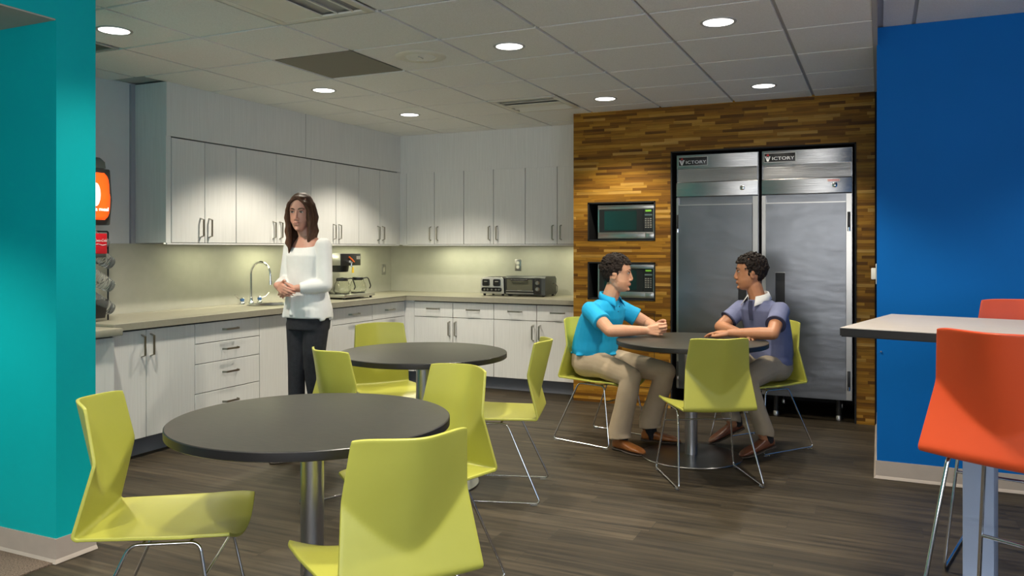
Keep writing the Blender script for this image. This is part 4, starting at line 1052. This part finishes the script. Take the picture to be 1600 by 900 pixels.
for s_, kn, an in ((-1, LK, LA), (1, RK, RA)):
    b.chain([(V(s_*.085, .0, .54), .078), (kn, .050), (an, .036)], 14)
body = remesh(b.build('body', 'skin2', pr_), .0042, 3, .5)
face_bits(body, hc, HR, HS)
scalp_hair(pr_, hc, HR, HS, 9, thick=.018, curl=.0070)
b = B()
b.loft([((0, -.035, .585), .162, .128), ((0, -.035, .63), .168, .130), ((0, -.035, .70), .165, .128), ((0, -.020, .78), .170, .122), ((0, .005, .86), .180, .118), ((0, .035, .93), .182, .104), ((0, .050, .975), .138, .080), ((0, .060, 1.0), .080, .062)])
for SH, EL in ((R_SH, R_EL), (L_SH, L_EL)):
    e_ = SH.lerp(EL, .60); b.chain([(SH+V(0, 0, -.004), .065), (SH.lerp(EL, .3), .062)], 16); b.tube([SH.lerp(EL, .1), SH.lerp(EL, .4), e_], [.061, .061, .064], 20)
b.ell((-.13, -.02, .575), (.05, .09, .05), seg=14)
sh = remesh(b.build('polo_shirt', 'polo_grey', pr_), .006, 3, .5)
collar(sh, (.008, .066, .995), .060, 'white_cloth', tilt=.018, hgt=.045, flare=.032, open_=.55)
for SH, EL in ((R_SH, R_EL), (L_SH, L_EL)):
    q = SH.lerp(EL, .585); q2 = SH.lerp(EL, .625); B().tube([q, q2], [.0655, .0665], 28).build('sleeve_band', 'navy', sh)
B().sheet([[V(-.018+.036*j, .135-.006*k, .995-.045*k)+V(0, (.008, .020, .022, .020)[k], 0) for j in range(2)] for k in range(4)]).build('placket', 'navy', sh)
b = B()
b.loft([((0, -.02, .475), .15, .12), ((0, -.03, .52), .170, .132), ((0, -.035, .58), .165, .130), ((0, -.035, .63), .157, .124)])
for s_, kn, an in ((-1, LK+V(0, -.01, 0), LA+V(0, 0, .035)), (1, RK+V(0, -.01, 0), RA+V(0, 0, .03))):
    b.chain([(V(s_*.088, -.03, .535), .092), (V(s_*.10, .10, .540), .088), (kn.lerp(V(s_*.1, .10, .54), .35), .078), (kn, .064)], 18)
    b.tube([kn+V(0, 0, .02), kn.lerp(an, .25), kn.lerp(an, .6), an, an+V(0, .004, -.014)], [.060, .064, .058, .060, .060], 24)
    for k in range(4): b.tube([kn+V(-.05, -.055+.01*k, -.04-.022*k), kn+V(0, -.07-.004*k, -.03-.024*k), kn+V(.05, -.05, -.045-.02*k)], [.006, .009, .006], 8)
remesh(b.build('trousers', 'taupe', pr_), .006, 3, .5)
shoe(pr_, V(-.248, .185, .055), V(-.200, .440, .0), 'shoe2'); shoe(pr_, V(.075, .130, .105), V(.165, .360, .004), 'shoe2')
B().chain([(V(-.238, .235, .105), .040), (V(-.237, .245, .14), .042), (V(-.235, .26, .22), .042)], 16).build('sock', 'sock', pr_)
B().chain([(V(.093, .18, .145), .040), (V(.093, .19, .175), .042), (V(.10, .23, .26), .042)], 16).build('sock', 'sock', pr_)

# --- standing woman
pw = thing('person', 'standing woman with long brown hair in a loose white blouse and dark trousers', 'person', (-3.373, 4.174, 0), math.atan2(.11, -.99)); pw.scale = (1.012,)*3
hc = V(.015, .045, 1.560); HR = head_rot(math.radians(27), math.radians(-6)); HS = .96
b = B()
b.loft([((-.01, 0, .84), .12, .09), ((-.01, 0, .93), .13, .095), ((0, 0, 1.06), .11, .08), ((0, .005, 1.20), .115, .085), ((.0, .005, 1.31), .125, .08), ((0, 0, 1.365), .105, .064), ((0, 0, 1.41), .06, .05)])
b.chain([(V(0, 0, 1.36), .052), (V(.01, .01, 1.43), .046), (V(.03, .02, 1.50), .046)])
head_geo(b, hc, HR, HS, True, .9)
RS, RE, RW = V(.138, 0, 1.350), V(.172, .02, 1.115), V(.062, .190, 1.100)
LS, LE, LW = V(-.138, 0, 1.350), V(-.172, .02, 1.105), V(-.055, .160, 1.085)
for SH, EL, WR in ((RS, RE, RW), (LS, LE, LW)): b.chain([(SH, .046), (SH.lerp(EL, .5), .040), (EL, .034), (EL.lerp(WR, .3), .034), (WR, .023)], 14)
hand(b, RW, V(-.9, .30, -.28), V(.3, .9, .2), -1, [.45, .45, .5, .5], scale=.84, thumb=V(-.75, .3, .45), tcurl=.1)
hand(b, LW, V(.9, .28, -.30), V(-.3, .9, .2), 1, [.4, .4, .45, .45], scale=.84, thumb=V(.75, .3, .45), tcurl=.1)
WK, WA = [V(.062, .035, .49), V(-.055, .0, .49)], [V(.045, .05, .09), V(-.040, -.10, .10)]
for k, s_ in enumerate((1, -1)):
    b.chain([(V(s_*.075, 0, .86), .070), (WK[k], .040), (WA[k], .030)], 14)
body = remesh(b.build('body', 'skin3', pw), .0045, 3, .5)
face_bits(body, hc, HR, HS, 'brown_hair')
# long hair
b = B(); P = lambda x, y_, z_: hc+HR@Vector((x*HS, y_*HS, z_*HS))
b.ell(P(0, -.022, .036), (.082, .094, .099), HR.to_quaternion(), 24); b.ell(P(0, .035, .100), (.045, .036, .020), HR.to_quaternion(), 16)
rnd = random.Random(5)
for k in range(70):
    a = math.radians(rnd.uniform(28, 332)) ; sx_, cy_ = math.sin(a), math.cos(a)     # 0 = face
    x0, y0 = sx_*.080, .0+cy_*.082-.012
    if cy_ > .62: continue
    ln = rnd.uniform(.25, .33); wv = rnd.uniform(-.012, .012)
    pts = [P(x0*.55, y0*.6-.005, .105), P(x0*.98, y0, .055), P(x0*1.08+wv, y0*1.02, -.03), P(x0*1.10-wv, y0*1.0+.004, -.12), P(x0*1.08+wv, y0*.95+.012, -.20), P(x0*1.0, y0*.9+.02, .05-ln)]
    b.tube(pts, [.012, .015, .016, .016, .013, .006], 8)
for s_ in (-1, 1):
    for q in range(5):
        o_ = .006*q; b.tube([P(s_*.012, .068-o_, .100), P(s_*(.050+o_*.3), .078-o_, .072), P(s_*.074, .055-o_, .02), P(s_*.078, .045-o_, -.05), P(s_*.070, .05-o_, -.14), P(s_*.066, .055-o_, -.235)], [.008, .010, .012, .014, .014, .006], 8)
remesh(b.build('hair', 'brown_hair', pw), .005, 2, .5)
# blouse
b = B()
b.loft([((-.01, .0, .895), .165, .125), ((-.01, 0, .95), .160, .122), ((0, 0, 1.06), .138, .106), ((0, .005, 1.18), .132, .102), ((0, .005, 1.29), .142, .098), ((0, -.004, 1.340), .128, .078), ((0, -.012, 1.362), .105, .060)])
for SH, EL, WR in ((RS, RE, RW), (LS, LE, LW)):
    b.chain([(SH+V(0, 0, .0), .054), (SH.lerp(EL, .5), .050), (EL, .047)], 16); b.tube([EL, EL.lerp(WR, .4), EL.lerp(WR, .85)], [.047, .046, .034], 18)
for k in range(9):
    a = 2*PI*k/9; b.tube([V(.125*math.cos(a), .09*math.sin(a), 1.12), V(.143*math.cos(a), .108*math.sin(a), 1.0), V(.163*math.cos(a+.1), .122*math.sin(a+.1), .895-.02*math.cos(2*a))], [.008, .016, .020], 8)
remesh(b.build('blouse', 'white_cloth', pw), .006, 3, .5)
b = B(); b.loft([((-.01, 0, .82), .140, .11), ((-.01, 0, .90), .150, .112), ((0, 0, .96), .14, .105)])
for k, s_ in enumerate((1, -1)):
    b.chain([(V(s_*.072, 0, .85), .085), (V(s_*.068, .01, .68), .072), (WK[k], .054), (WK[k].lerp(WA[k], .35), .052), (WA[k], .040)], 16)
remesh(b.build('trousers', 'denim', pw), .006, 3, .5)
shoe(pw, V(.055, .02, 0), V(.06, .25, 0), 'black'); shoe(pw, V(-.035, -.17, .03), V(-.035, .05, 0), 'black')
